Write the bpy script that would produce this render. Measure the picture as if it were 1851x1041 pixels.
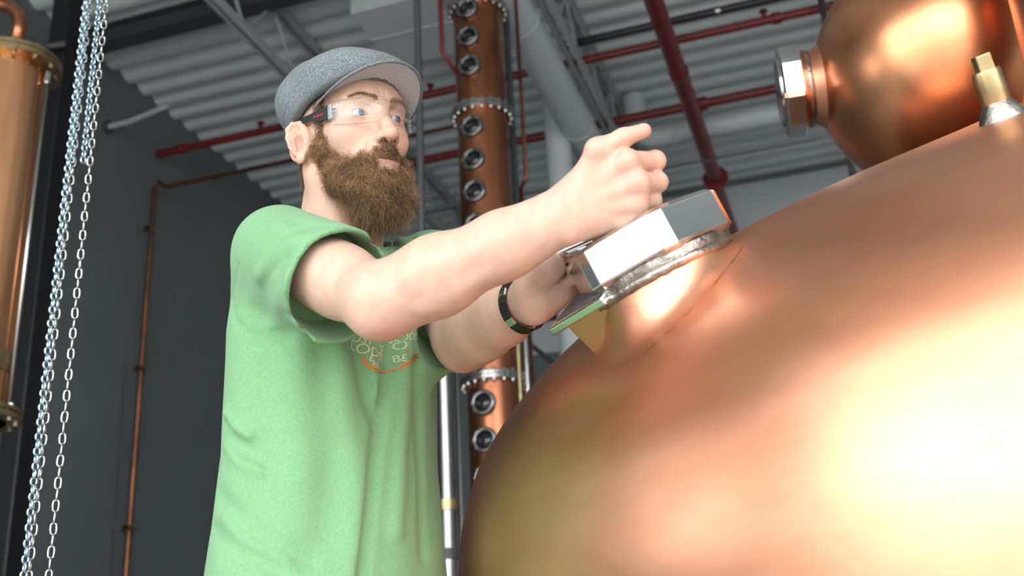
import bpy, bmesh, math, random
import numpy as np
from mathutils import Vector, Matrix
for _o in list(bpy.data.objects): bpy.data.objects.remove(_o)
SC = bpy.context.scene; COL = SC.collection
random.seed(7); RNG = np.random.default_rng(7)
# ------------------------------------------------------------------ camera
FPX, CX, CY = 1985.0, 925.5, 520.5
PITCH, ROLL, YAW = math.radians(21.1), math.radians(-3.05), math.radians(17.0)
CAM = np.array([0, 0, 0.85])
FH = np.array([-math.sin(YAW), math.cos(YAW), 0]); RH = np.array([math.cos(YAW), math.sin(YAW), 0]); UP = np.array([0, 0, 1.0])
FW = FH*math.cos(PITCH)+UP*math.sin(PITCH); U0 = UP*math.cos(PITCH)-FH*math.sin(PITCH)
CR = RH*math.cos(ROLL)+U0*math.sin(ROLL); CU = U0*math.cos(ROLL)-RH*math.sin(ROLL)
def ray(px, py): return FW+CR*((px-CX)/FPX)-CU*((py-CY)/FPX)
def P(px, py, d): return CAM+ray(px, py)*d                 # survey point: picture position + distance
def Pz(px, py, z):
    r = ray(px, py); return CAM+r*((z-CAM[2])/r[2])
def Px(px, py, x):
    r = ray(px, py); return CAM+r*((x-CAM[0])/r[0])
def Py(px, py, y):
    r = ray(px, py); return CAM+r*((y-CAM[1])/r[1])
def proj(p):
    v = np.asarray(p)-CAM; d = v@FW; return CX+FPX*(v@CR)/d, CY-FPX*(v@CU)/d
cd = bpy.data.cameras.new('camera'); cam = bpy.data.objects.new('camera', cd); COL.objects.link(cam)
cd.sensor_width = 36; cd.lens = FPX/1851*36; cd.clip_start = 0.05; cd.clip_end = 200
cam.matrix_world = Matrix([[CR[i], CU[i], -FW[i], CAM[i]] for i in range(3)]+[[0, 0, 0, 1]])
cd.dof.use_dof = True; cd.dof.focus_distance = 1.66; cd.dof.aperture_fstop = 5.0
SC.camera = cam
# ------------------------------------------------------------------ sky and exposure
w = bpy.data.worlds.new('overcast_sky'); SC.world = w; w.use_nodes = True
wn = w.node_tree.nodes; wl = w.node_tree.links
bg = wn['Background']; bg.inputs[0].default_value = (0.93, 0.97, 1.0, 1); bg.inputs[1].default_value = 1.0
SKY = 4.2
bg.inputs[1].default_value = SKY
vs = SC.view_settings; vs.view_transform = 'Standard'; vs.look = 'None'; vs.gamma = 1; vs.use_curve_mapping = False
vs.exposure = 0.36
DOOR = (-4.5, 7.0, 0.0, 4.4); DOORY = -1.7                # the open loading door behind the photographer
ld = bpy.data.lights.new('door_portal', 'AREA'); ld.shape = 'RECTANGLE'; ld.size = DOOR[1]-DOOR[0]; ld.size_y = DOOR[3]-DOOR[2]
ld.cycles.is_portal = True
lo = bpy.data.objects.new('door_portal', ld); COL.objects.link(lo)
lo.location = ((DOOR[0]+DOOR[1])/2, DOORY, (DOOR[2]+DOOR[3])/2); lo.rotation_euler = (math.radians(90), 0, 0)
ld2 = bpy.data.lights.new('fill_window_portal', 'AREA'); ld2.shape = 'RECTANGLE'; ld2.size = 1.3; ld2.size_y = 1.2; ld2.cycles.is_portal = True  # portal for the added left-wall window opening
lo2 = bpy.data.objects.new('fill_window_portal', ld2); COL.objects.link(lo2)
lo2.location = (-4.85, 0.0, 2.05); lo2.rotation_euler = (0, math.radians(-90), 0)
# ------------------------------------------------------------------ helpers: materials
def mat(name, col, rough=0.5, metal=0.0, var=0.0, scale=8.0, col2=None, bump=0.0, bscale=60.0, rvar=0.0, spec=0.5, stretch=(1, 1, 1), sss=0.0, sheen=0.0, coat=0.0):
    m = bpy.data.materials.new(name); m.use_nodes = True; N = m.node_tree.nodes; L = m.node_tree.links
    b = N['Principled BSDF']; b.inputs['Base Color'].default_value = (*col, 1); b.inputs['Roughness'].default_value = rough
    b.inputs['Metallic'].default_value = metal; b.inputs['Specular IOR Level'].default_value = spec
    b.inputs['Sheen Weight'].default_value = sheen; b.inputs['Coat Weight'].default_value = coat
    if sss: b.inputs['Subsurface Weight'].default_value = sss; b.inputs['Subsurface Radius'].default_value = (0.012, 0.005, 0.003); b.inputs['Subsurface Scale'].default_value = 1.0
    tc = N.new('ShaderNodeTexCoord'); mp = N.new('ShaderNodeMapping'); mp.inputs['Scale'].default_value = stretch
    L.new(tc.outputs['Object'], mp.inputs['Vector'])
    if var or col2:
        n = N.new('ShaderNodeTexNoise'); n.inputs['Scale'].default_value = scale; n.inputs['Detail'].default_value = 5
        L.new(mp.outputs['Vector'], n.inputs['Vector'])
        r = N.new('ShaderNodeValToRGB'); c2 = col2 or tuple(c*(1-var) for c in col)
        r.color_ramp.elements[0].position = 0.32; r.color_ramp.elements[1].position = 0.68
        r.color_ramp.elements[0].color = (*c2, 1); r.color_ramp.elements[1].color = (*col, 1)
        L.new(n.outputs['Fac'], r.inputs['Fac']); L.new(r.outputs['Color'], b.inputs['Base Color'])
    if rvar:
        n2 = N.new('ShaderNodeTexNoise'); n2.inputs['Scale'].default_value = scale*1.7; n2.inputs['Detail'].default_value = 4
        L.new(mp.outputs['Vector'], n2.inputs['Vector'])
        mr = N.new('ShaderNodeMapRange'); mr.inputs['To Min'].default_value = max(0.02, rough-rvar); mr.inputs['To Max'].default_value = rough+rvar
        L.new(n2.outputs['Fac'], mr.inputs['Value']); L.new(mr.outputs['Result'], b.inputs['Roughness'])
    if bump:
        n3 = N.new('ShaderNodeTexNoise'); n3.inputs['Scale'].default_value = bscale; n3.inputs['Detail'].default_value = 3
        L.new(mp.outputs['Vector'], n3.inputs['Vector'])
        bp = N.new('ShaderNodeBump'); bp.inputs['Strength'].default_value = bump; bp.inputs['Distance'].default_value = 0.002
        L.new(n3.outputs['Fac'], bp.inputs['Height']); L.new(bp.outputs['Normal'], b.inputs['Normal'])
    return m
M = {}
M['wall'] = mat('dark_grey_wall_paint', (0.17, 0.19, 0.20), 0.55, var=0.12, scale=1.2, bump=0.15, bscale=90)
M['white_wall'] = mat('pale_wall_panel', (0.62, 0.66, 0.68), 0.5, var=0.06, scale=2)
M['floor'] = mat('concrete_floor', (0.46, 0.45, 0.43), 0.45, var=0.2, scale=1.5, bump=0.1)
M['yard'] = mat('pale_concrete_yard', (0.5, 0.49, 0.46), 0.8, var=0.15, scale=0.8)
M['deck'] = mat('painted_roof_deck', (0.70, 0.76, 0.77), 0.5, var=0.06, scale=3)
M['joist'] = mat('grey_painted_joist', (0.48, 0.52, 0.53), 0.5, var=0.1, scale=6)
M['beam'] = mat('dark_steel_beam', (0.07, 0.075, 0.08), 0.5, var=0.2, scale=5)
M['red'] = mat('red_sprinkler_paint', (0.21, 0.016, 0.020), 0.35, var=0.25, scale=12)
M['blackpipe'] = mat('black_iron_pipe', (0.025, 0.027, 0.03), 0.3, var=0.2, scale=10)
M['black'] = mat('black_paint', (0.012, 0.012, 0.013), 0.4, var=0.2, scale=10)
M['duct'] = mat('pale_grey_duct', (0.66, 0.71, 0.73), 0.5, var=0.04, scale=4)
M['steel'] = mat('stainless_steel', (0.56, 0.55, 0.53), 0.16, 1.0, var=0.12, scale=20, rvar=0.06)
M['chrome'] = mat('polished_steel', (0.78, 0.77, 0.76), 0.09, 1.0, var=0.05, scale=30, rvar=0.04)
M['zinc'] = mat('zinc_plated_steel', (0.52, 0.67, 0.74), 0.28, 1.0, var=0.15, scale=200)
M['zincw'] = mat('bright_galvanised_steel', (0.66, 0.68, 0.64), 0.3, 1.0, var=0.12, scale=200)
M['brass'] = mat('dull_brass', (0.55, 0.42, 0.22), 0.35, 1.0, var=0.3, scale=40, rvar=0.1)
M['weld'] = mat('weld_bead', (0.45, 0.42, 0.38), 0.35, 1.0, col2=(0.2, 0.16, 0.13), scale=60, bump=0.6, bscale=200)
M['copper'] = mat('brushed_copper', (0.85, 0.43, 0.27), 0.36, 1.0, col2=(0.70, 0.29, 0.155), scale=2.6, rvar=0.09, bump=0.04, bscale=14, stretch=(1, 1, 2.5))
M['copper_tube'] = mat('bright_copper_tube', (0.95, 0.50, 0.27), 0.24, 1.0, col2=(0.80, 0.36, 0.17), scale=6, rvar=0.06, stretch=(1, 1, 0.2))
M['copper_ball'] = mat('hammered_copper', (0.80, 0.38, 0.20), 0.30, 1.0, col2=(0.64, 0.26, 0.12), scale=5, rvar=0.07, bump=0.05, bscale=20)
M['steel_dull'] = mat('dull_stainless', (0.30, 0.30, 0.295), 0.2, 1.0, var=0.2, scale=12, rvar=0.06)
M['copper_dark'] = mat('aged_copper', (0.55, 0.225, 0.115), 0.28, 1.0, col2=(0.34, 0.125, 0.062), scale=4, rvar=0.1, stretch=(1, 1, 0.3))
M['copper_pipe'] = mat('tarnished_copper_pipe', (0.42, 0.16, 0.08), 0.4, 1.0, col2=(0.18, 0.09, 0.06), scale=5)
M['glass_dark'] = mat('dark_sight_glass', (0.012, 0.014, 0.016), 0.06, 0.0, spec=0.8)
# ------------------------------------------------------------------ helpers: things
def tag(o, label=None, cat=None, group=None, kind=None):
    if label: o['label'] = label
    if cat: o['category'] = cat
    if group: o['group'] = group
    if kind: o['kind'] = kind
    return o
def thing(name, label, cat, loc=(0, 0, 0), group=None):
    o = bpy.data.objects.new(name, None); COL.objects.link(o); o.location = Vector(loc); o.empty_display_size = 0.1
    return tag(o, label, cat, group)
def link(name, me, m, parent=None, smooth=True):
    o = bpy.data.objects.new(name, me); COL.objects.link(o)
    if m is not None and not me.materials: me.materials.append(M[m] if isinstance(m, str) else m)
    if smooth and len(me.polygons): me.polygons.foreach_set('use_smooth', np.ones(len(me.polygons), bool))
    if parent is not None:
        o.parent = parent
        o.matrix_parent_inverse = Matrix.Translation(-parent.location) if parent.type == 'EMPTY' else Matrix.Identity(4)
    return o
class MB:
    def __init__(s): s.v = []; s.f = []
    def add(s, v, f):
        n = len(s.v); s.v += [tuple(map(float, p)) for p in v]; s.f += [tuple(i+n for i in q) for q in f]; return s
    def box(s, lo, hi):
        (a, b, c), (d, e, f) = lo, hi
        v = [(a, b, c), (d, b, c), (d, e, c), (a, e, c), (a, b, f), (d, b, f), (d, e, f), (a, e, f)]
        return s.add(v, [(0, 3, 2, 1), (4, 5, 6, 7), (0, 1, 5, 4), (1, 2, 6, 5), (2, 3, 7, 6), (3, 0, 4, 7)])
    def obox(s, c, ax, half):
        ax = [np.asarray(a, float) for a in ax]; c = np.asarray(c, float); v = []
        for k in (-1, 1):
            for i, j in ((-1, -1), (1, -1), (1, 1), (-1, 1)): v.append(c+ax[0]*half[0]*i+ax[1]*half[1]*j+ax[2]*half[2]*k)
        return s.add(v, [(0, 3, 2, 1), (4, 5, 6, 7), (0, 1, 5, 4), (1, 2, 6, 5), (2, 3, 7, 6), (3, 0, 4, 7)])
    def tube(s, pts, r, n=12, caps=True, closed=False):
        pts = [np.asarray(p, float) for p in pts]; K = len(pts); rs = r if hasattr(r, '__len__') else [r]*K
        V = []; prev = None
        for i in range(K):
            if closed: t = pts[(i+1) % K]-pts[i-1]
            else: t = pts[min(i+1, K-1)]-pts[max(i-1, 0)]
            t = t/(np.linalg.norm(t)+1e-12)
            if prev is None:
                h = np.array([0, 0, 1.0]) if abs(t[2]) < 0.9 else np.array([1.0, 0, 0])
                u = np.cross(t, h)
            else: u = prev-t*(prev@t)
            u /= np.linalg.norm(u)+1e-12; prev = u; w_ = np.cross(t, u)
            for k in range(n):
                a = 2*math.pi*k/n; V.append(pts[i]+(u*math.cos(a)+w_*math.sin(a))*rs[i])
        F = []
        for i in range(K if closed else K-1):
            j = (i+1) % K
            for k in range(n): F.append((i*n+k, i*n+(k+1) % n, j*n+(k+1) % n, j*n+k))
        if caps and not closed: F += [tuple(range(n))[::-1], tuple(range((K-1)*n, K*n))]
        return s.add(V, F)
    def lathe(s, prof, c=(0, 0, 0), ax=(0, 0, 1), n=48, caps=True):
        ax = np.asarray(ax, float); ax /= np.linalg.norm(ax); c = np.asarray(c, float)
        h = np.array([1.0, 0, 0]) if abs(ax[0]) < 0.9 else np.array([0, 1.0, 0])
        u = np.cross(ax, h); u /= np.linalg.norm(u); w_ = np.cross(ax, u); V = []; F = []
        for r, z in prof:
            for k in range(n):
                a = 2*math.pi*k/n; V.append(c+ax*z+(u*math.cos(a)+w_*math.sin(a))*r)
        for i in range(len(prof)-1):
            for k in range(n): F.append((i*n+k, i*n+(k+1) % n, (i+1)*n+(k+1) % n, (i+1)*n+k))
        if caps: F += [tuple(range(n))[::-1], tuple(range((len(prof)-1)*n, len(prof)*n))]
        return s.add(V, F)
    def mesh(s, name):
        me = bpy.data.meshes.new(name); me.from_pydata(s.v, [], s.f); me.update(); return me
    def build(s, name, m, parent=None, smooth=False, bevel=0.0, auto=None):
        me = s.mesh(name); o = link(name, me, m, parent, smooth)
        if auto is not None:
            me.polygons.foreach_set('use_smooth', np.ones(len(me.polygons), bool))
            me.set_sharp_from_angle(angle=math.radians(auto))
        if bevel:
            b = o.modifiers.new('bevel', 'BEVEL'); b.width = bevel; b.segments = 3; b.limit_method = 'ANGLE'
        return o
def frame(n):
    n = np.asarray(n, float); n = n/np.linalg.norm(n); h = np.array([0, 0, 1.0]) if abs(n[2]) < 0.95 else np.array([1.0, 0, 0])
    u = np.cross(h, n); u /= np.linalg.norm(u); return u, np.cross(n, u), n
def pchip(xs, ys, xq): # monotone smooth interpolation
    xs = np.asarray(xs, float); ys = np.asarray(ys, float); h = np.diff(xs); d = np.diff(ys)/h; m = np.zeros_like(ys)
    m[0] = d[0]; m[-1] = d[-1]
    for i in range(1, len(xs)-1):
        m[i] = 0 if d[i-1]*d[i] <= 0 else (h[i-1]+h[i])*3/((2*h[i]+h[i-1])/d[i-1]+(h[i]+2*h[i-1])/d[i])
    xq = np.asarray(xq, float); k = np.clip(np.searchsorted(xs, xq)-1, 0, len(h)-1); t = (xq-xs[k])/h[k]
    return (2*t**3-3*t**2+1)*ys[k]+(t**3-2*t**2+t)*h[k]*m[k]+(-2*t**3+3*t**2)*ys[k+1]+(t**3-t**2)*h[k]*m[k+1]
def arc(c, p0, p1, n=8): # quarter bend from p0 to p1 around centre c
    c, p0, p1 = map(np.asarray, (c, p0, p1)); return [c+(p0-c)*math.cos(a)+(p1-c)*math.sin(a) for a in np.linspace(0, math.pi/2, n)]
# ------------------------------------------------------------------ the hall
XW, XE, YN, YS, H = -4.8, 8.0, 9.6, DOORY, 5.45
def struct(name, mb, m, **k): return tag(mb.build(name, m, **k), kind='structure')
struct('floor', MB().box((XW-0.2, YS-0.2, -0.2), (XE+0.2, YN+0.2, 0)), 'floor')
struct('ground_yard', MB().box((-40, YS-60, -0.25), (40, YS-0.2, -0.03)), 'yard')
FILL_WIN = (-0.6, 0.6, 1.4, 2.7)                               # unseen window opening added in the left wall to brighten the pot's left flank
struct('wall_left', MB().box((XW-0.2, YS-0.2, 0), (XW, FILL_WIN[0], H+0.25)).box((XW-0.2, FILL_WIN[1], 0), (XW, YN+0.2, H+0.25)).box((XW-0.2, FILL_WIN[0], 0), (XW, FILL_WIN[1], FILL_WIN[2])).box((XW-0.2, FILL_WIN[0], FILL_WIN[3]), (XW, FILL_WIN[1], H+0.25)), 'wall')
struct('wall_right', MB().box((XE, YS-0.2, 0), (XE+0.2, YN+0.2, H+0.25)), 'white_wall')
struct('wall_back', MB().box((XW, YN, 0), (XE, YN+0.2, H+0.25)), 'wall')
struct('wall_front', MB().box((XW, YS-0.2, 0), (DOOR[0], YS, H+0.25)).box((DOOR[1], YS-0.2, 0), (XE, YS, H+0.25)).box((DOOR[0], YS-0.2, DOOR[3]), (DOOR[1], YS, H+0.25)), 'white_wall')
# pale cladding along the top of the back wall, sheet by sheet
for i in range(9):
    x0 = -3.3+i*1.22
    struct('trim_%d' % (i+1), MB().box((x0+0.006, YN-0.03, 4.0), (x0+1.214, YN, H-0.08)), 'white_wall', bevel=0.004)
# corrugated roof deck: ribs run across the hall
mb = MB(); prof = []
pitch, dep = 0.2, 0.042; y = YS-0.2
while y < YN+0.2:
    prof += [(y, H+dep), (y+0.02, H+dep*0.97), (y+0.05, H+dep*0.75), (y+0.075, H+dep*0.25), (y+0.10, H+dep*0.03), (y+0.12, H), (y+0.15, H+dep*0.1), (y+0.175, H+dep*0.6)]; y += pitch
V = []; F = []
for (yy, zz) in prof: V += [(XW, yy, zz), (XE, yy, zz)]
for i in range(len(prof)-1): F.append((2*i, 2*i+1, 2*i+3, 2*i+2))
n0 = len(V); V += [(a, b, c+0.004) for a, b, c in V]; F += [tuple(j+n0 for j in f[::-1]) for f in F]
struct('ceiling', MB().add(V, F), 'deck')
struct('roof', MB().box((XW-0.2, YS-0.2, H+dep+0.12), (XE+0.2, YN+0.2, H+dep+0.2)), 'white_wall')
# ------------------------------------------------------------------ roof steel, ducts and pipes
b = MB().box((XW, 5.32, H-0.15), (XE, 5.45, H-0.138)).box((XW, 5.32, H-0.013), (XE, 5.45, H-0.001)).box((XW, 5.378, H-0.138), (XE, 5.392, H-0.013))
tag(b.build('roof_beam', 'beam'), 'dark steel I-beam crossing under the corrugated roof deck', 'beam', kind=None)
def joist(x, label):
    t = thing('roof_joist', label, 'joist', (x, YS, H-0.45), 'open web roof joists')
    zt, zb = H-0.04, H-0.46
    for z, nm in ((zt, 'top_chord'), (zb, 'bottom_chord')):
        m_ = MB()
        for s in (-1, 1):
            m_.box((x+s*0.035-0.018, YS, z-0.004), (x+s*0.035+0.018, YN, z+0.004)); m_.box((x+s*0.020-0.004, YS, z-0.03), (x+s*0.020+0.004, YN, z+0.03))
        m_.build(nm, 'joist', t)
    y = YS+0.3; up = True; k = 0; base = None
    while y < YN-0.35:
        p0 = (x, y, zb if up else zt); p1 = (x, y+0.33, zt if up else zb)
        MB().tube([p0, p1], 0.012, 6).build('web_rod', 'joist', t)
        y += 0.33; up = not up
joist(-3.28, 'open web steel joist passing behind the capped head and crossing the dark roof beam')
joist(-1.40, 'open web steel joist running beside the fat pale sloping duct')
joist(0.62, 'open web steel joist over the copper ball with a side union')
def run(name, mat_, pts, r, label, cat, group=None, couplings=(), n=14, cr=1.35, cl=0.03, cm=None, cname='coupling'):
    t = thing(name, label, cat, pts[0], group)
    MB().tube(pts, r, n).build('pipe', mat_, t, smooth=True, auto=40)
    for p, d in couplings:
        p = np.asarray(p, float); d = np.asarray(d, float)/np.linalg.norm(d)
        MB().lathe([(r*cr*0.92, -cl), (r*cr, -cl*0.7), (r*cr, cl*0.7), (r*cr*0.92, cl)], p, d, n).build(cname, cm or mat_, t, auto=40)
    return t
XD = (1, 0, 0); YD = (0, 1, 0); ZD = (0, 0, 1)
zA = 5.03; yA = Pz(880, 148, zA)[1]
t = run('sprinkler_pipe', 'red', [(XW+0.02, yA, zA), (XE, yA, zA)], 0.030, 'red sprinkler branch pipe that ends at the grey wall above the thin copper line', 'pipe', 'red sprinkler pipes',
        [((Pz(330, 271, zA)[0], yA, zA), XD), ((Pz(1403, 32, zA)[0], yA, zA), XD)])
for px in (371, 762, 1404):
    x = Pz(px, 150, zA)[0]
    MB().tube([(x, yA, zA+0.02), (x, yA, zA+0.075)], 0.014, 8).lathe([(0.03, 0.07), (0.03, 0.078)], (x, yA, zA), ZD, 10).build('sprinkler_head', 'red', t, auto=40)
yB = Pz(1070, 228, zA)[1]
run('sprinkler_pipe', 'red', [(Pz(650, 315, zA)[0], yB, zA), (XE, yB, zA)], 0.036, 'red sprinkler branch pipe joined by a tee to the fat red main', 'pipe', 'red sprinkler pipes',
    [((Pz(1262, 190, zA)[0], yB, zA), XD)], cl=0.07, cr=1.5)
zM = 4.85; xM = Pz(1237, 160, zM)[0]; yM = Pz(1283, 325, zM)[1]
t = run('sprinkler_main', 'red', [(xM, YS, zM), (xM, yM, zM)], 0.060, 'fat red sprinkler main running towards the back wall above the hands', 'pipe', None,
    [((xM, Pz(1228, 130, zM)[1], zM), YD), ((xM, Pz(1190, 10, zM)[1]-1.5, zM), YD)], cr=1.12, cl=0.05)
MB().lathe([(0.05, -0.02), (0.105, -0.02), (0.105, 0.03), (0.05, 0.03)], (xM, yM, zM), YD, 20).build('flange', 'red', t, auto=40)
MB().tube([(xM, yM, zM), (xM, YN-0.03, zM)], 0.045, 14).build('tail_pipe', 'red', t, auto=40)
MB().tube([(xM, yB, zM+0.03), (xM, yB, zA)], 0.045, 12).build('riser_nipple', 'red', t, auto=40)
zC = 5.2; yC = Pz(1200, 42, zC)[1]
run('gas_pipe', 'blackpipe', [(Pz(1012, 84, zC)[0], yC, zC), (XE, yC, zC)], 0.030, 'black iron pipe under the roof deck with bright couplings', 'pipe', None,
    [((Pz(1024, 81, zC)[0], yC, zC), XD), ((Pz(1297, 20, zC)[0], yC, zC), XD)], cm='steel', cr=1.2, cl=0.02)
# pale ducts
zD = 4.9; xD = Pz(990, 130, zD)[0]; yE = Pz(1072, 292, zD)[1]
ts = thing('roof_duct', 'fat pale grey duct sloping in from the roof joists beside the copper column', 'duct', (xD, YS, zD))
ys = [YS+0.05, 1.5, Pz(940, 40, zD)[1], Pz(1040, 228, zD)[1], yE]
for i in range(4): MB().tube([(xD, ys[i]+0.004, zD), (xD, ys[i+1]-0.004, zD)], 0.125, 28).build('duct_section', 'duct', ts, auto=40)
for yj in ys[1:]: MB().lathe([(0.125, -0.02), (0.129, -0.015), (0.129, 0.015), (0.125, 0.02)], (xD, yj, zD), YD, 28, caps=False).build('joint_band', 'duct', ts, auto=40)
MB().lathe([(0.125, 0), (0.11, 0.05), (0.06, 0.09), (0.01, 0.1)], (xD, yE, zD), YD, 28).build('end_cap', 'duct', ts, auto=60)
for yj in (2.0, 5.0, 7.2): MB().tube([(xD, yj, zD+0.12), (xD, yj, H+0.01)], 0.006, 6).build('hanger_rod', 'steel', ts)
p = P(1012, 300, 8.18); tq = thing('drop_duct', 'pale vertical drop duct behind the sloping roof duct', 'duct', (p[0], p[1], 0))
MB().tube([(p[0], p[1], 0.02), (p[0], p[1], H+0.0)], 0.095, 24).build('duct_section', 'duct', tq, auto=40)
MB().lathe([(0.095, -0.02), (0.1, -0.015), (0.1, 0.015), (0.095, 0.02)], (p[0], p[1], 3.9), ZD, 24, caps=False).build('joint_band', 'duct', tq, auto=40)
q = P(1146, 180, 8.9); h0 = P(1160, 268, 8.9)
ty = thing('elbow_duct', 'pale duct dropping from the deck and turning level behind the red main', 'duct', (q[0], q[1], H-0.3))
zz = h0[2]; r_ = 0.092
pts = [(q[0], q[1], H-0.005), (q[0], q[1], zz+0.16)]+[tuple(v) for v in arc((q[0]+0.16, q[1], zz+0.16), (q[0], q[1], zz+0.16), (q[0]+0.16, q[1], zz))]+[(XE, q[1], zz)]
MB().tube(pts, r_, 24).build('duct_section', 'duct', ty, auto=50)
for x in (q[0]+0.3, q[0]+1.6, q[0]+3.0): MB().lathe([(r_, -0.02), (r_+0.004, -0.015), (r_+0.004, 0.015), (r_, 0.02)], (x, q[1], zz), XD, 24, caps=False).build('joint_band', 'duct', ty, auto=40)
# pale plenum box against the deck
zP = 5.15; a0 = Pz(655, 128, zP); a1 = Pz(828, 105, zP)
tp = thing('plenum_box', 'flat pale sheet metal plenum box fixed under the roof deck behind the cap', 'duct', (a0[0], a0[1], zP))
y1 = (a0[1]+a1[1])/2
MB().box((a0[0]+0.22, 5.48, zP), (a1[0]+0.12, y1, H-0.01)).build('shell', 'duct', tp, bevel=0.006)
MB().box((a0[0]+0.215, 5.80, zP-0.006), (a1[0]+0.125, 5.82, zP+0.01)).build('seam', 'duct', tp)
# thin cable in front of the back wall, thin vertical rod beyond the ball
c0 = P(1180, 308, 8.6); tag(MB().tube([(c0[0]-3, c0[1], c0[2]), (XE, c0[1], c0[2])], 0.008, 6).build('cable', 'steel', smooth=True), 'thin taut cable stretched in front of the back wall', 'cable')
c0 = P(1488, 20, 7.0); tag(MB().tube([(c0[0], c0[1], 0), (c0[0], c0[1], H)], 0.022, 10).build('hanger_pipe', 'beam', smooth=True), 'thin dark vertical pipe behind the copper ball', 'pipe')
# red drop line that bends behind the copper column
c0 = P(797, 60, 6.0); c1 = P(799, 92, 6.0); c2 = P(826, 133, 6.0)
MBt = MB().tube([(c0[0], c0[1], H), c1, c2], 0.013, 10); tag(MBt.build('drop_line', 'red', smooth=True), 'thin red drop line bent behind the copper column top', 'pipe')
# copper line: up the grey wall and across the hall
xw = XW+0.05; e0 = Px(281, 330, xw); zL = e0[2]
tl = thing('copper_line', 'thin copper line climbing the grey wall and crossing the hall', 'pipe', (xw, e0[1], 0))
e1 = np.array([xw+0.12, e0[1], zL-0.06])
MB().tube([(xw, e0[1], 0), (xw, e0[1], zL-0.05), (xw+0.02, e0[1], zL), (xw+0.10, e0[1], zL-0.055), (xw+0.16, e0[1], zL-0.055), (Py(872, 215, e0[1])[0], e0[1], zL-0.055), (Py(872, 215, e0[1])[0], e0[1], 0)], 0.018, 10).build('pipe', 'copper_pipe', tl, auto=50)
for py in (405, 668, 960):
    v = Px(258, py, xw); MB().box((XW, e0[1]-0.05, v[2]-0.012), (xw+0.02, e0[1]-0.03, v[2]+0.012)).tube([(xw, e0[1]-0.05, v[2]), (xw, e0[1]+0.03, v[2])], 0.024, 8).build('pipe_clip', 'brass', tl)
MB().tube([(XW+0.006, e0[1]-0.13, 0), (XW+0.006, e0[1]-0.13, Px(240, 660, xw)[2])], 0.006, 6).build('tracer_wire', 'beam', tl)
s0 = Px(196, 229, XW+0.02)
tb = thing('bracket_stub', 'short pale bracket pipe sticking out of the dark wall', 'bracket', s0)
MB().tube([s0, s0+np.array([0.18, 0, 0.0]), s0+np.array([0.5, 0.0, 0.06])], 0.022, 8).build('pipe', 'joist', tb, auto=50)
MB().lathe([(0.05, -0.02), (0.05, 0.01)], s0, XD, 12).build('wall_plate', 'beam', tb)
# ------------------------------------------------------------------ black post, tall steel tube
p = P(118, 60, 6.2)
tpst = thing('steel_post', 'black square steel post behind the hoist chains', 'post', (p[0], p[1], 0))
MB().box((p[0]-0.06, p[1]-0.06, 0.02), (p[0]+0.06, p[1]+0.06, H-0.5)).build('post', 'black', tpst, bevel=0.01)
MB().box((p[0]-0.11, p[1]-0.11, 0), (p[0]+0.11, p[1]+0.11, 0.02)).build('base_plate', 'black', tpst)
v = P(110, 92, 6.2); MB().tube([(p[0]-0.25, p[1]-0.09, v[2]+0.03), (p[0]-0.07, p[1]-0.09, v[2]-0.04), (p[0]+0.09, p[1]-0.09, v[2]-0.06)], 0.018, 8).build('cable_loop', 'beam', tpst, smooth=True)
p = P(757, 150, 5.0)
tt = thing('steel_tube', 'slim grey vertical steel tube behind the cap brim', 'pipe', (p[0], p[1], 0))
MB().tube([(p[0], p[1], 0), (p[0], p[1], H-0.01)], 0.0165, 12).build('tube', 'beam', tt, smooth=True, auto=40)
MB().lathe([(0.05, 0), (0.05, 0.012)], (p[0], p[1], 0), ZD, 12).build('foot_plate', 'beam', tt)
# ------------------------------------------------------------------ tall copper column with sight glasses
p = P(869, 150, 6.15); AXc = np.array([p[0], p[1]]); RC = 0.139
def zon(px, py, depth=6.15): # height on the column axis seen at this picture row
    r = ray(px, py); k = ((AXc-CAM[:2])@r[:2])/(r[:2]@r[:2]); return CAM[2]+r[2]*k
tc_ = thing('distillation_column', 'tall copper distillation column with round sight glasses behind the arms', 'column', (p[0], p[1], 0))
zf = [zon(864, 22), zon(866, 210), zon(884, 692)]
cuts = [0.35]+sorted(zf)+[H-0.55]
for i in range(len(cuts)-1):
    MB().tube([(p[0], p[1], cuts[i]), (p[0], p[1], cuts[i+1])], RC, 48).build('shell_section', 'copper_dark', tc_, auto=40)
for i, z in enumerate(sorted(zf)):
    fl = MB().lathe([(RC, -0.022), (RC+0.03, -0.022), (RC+0.033, -0.018), (RC+0.033, -0.002), (RC+0.028, 0), (RC+0.033, 0.002), (RC+0.033, 0.018), (RC+0.03, 0.022), (RC, 0.022)], (p[0], p[1], z), ZD, 48, caps=False).build('flange', 'steel', tc_, auto=30)
    bolt = MB().lathe([(0.007, -0.036), (0.009, -0.034), (0.009, -0.022), (0.009, 0.022), (0.009, 0.032), (0.006, 0.035)], (0, 0, 0), ZD, 8).mesh('bolt')
    for k in range(20):
        a = 2*math.pi*k/20; o = link('bolt', bolt, 'chrome', fl); o.location = (p[0]+math.cos(a)*(RC+0.02), p[1]+math.sin(a)*(RC+0.02), z)
tocam = CAM[:2]-AXc; tocam /= np.linalg.norm(tocam)
ang = math.atan2(tocam[1], tocam[0])-math.radians(23)     # turned a little towards the left wall
dirS = np.array([math.cos(ang), math.sin(ang), 0])
ring = MB().lathe([(0.043, 0.0), (0.062, 0.0), (0.064, 0.004), (0.064, 0.022), (0.060, 0.028), (0.047, 0.028), (0.043, 0.024), (0.043, 0.0)], (0, 0, 0), dirS, 28, caps=False).mesh('sight_ring')
glassm = MB().lathe([(0.001, 0.016), (0.043, 0.016), (0.043, 0.008)], (0, 0, 0), dirS, 28).mesh('sight_pane')
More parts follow.
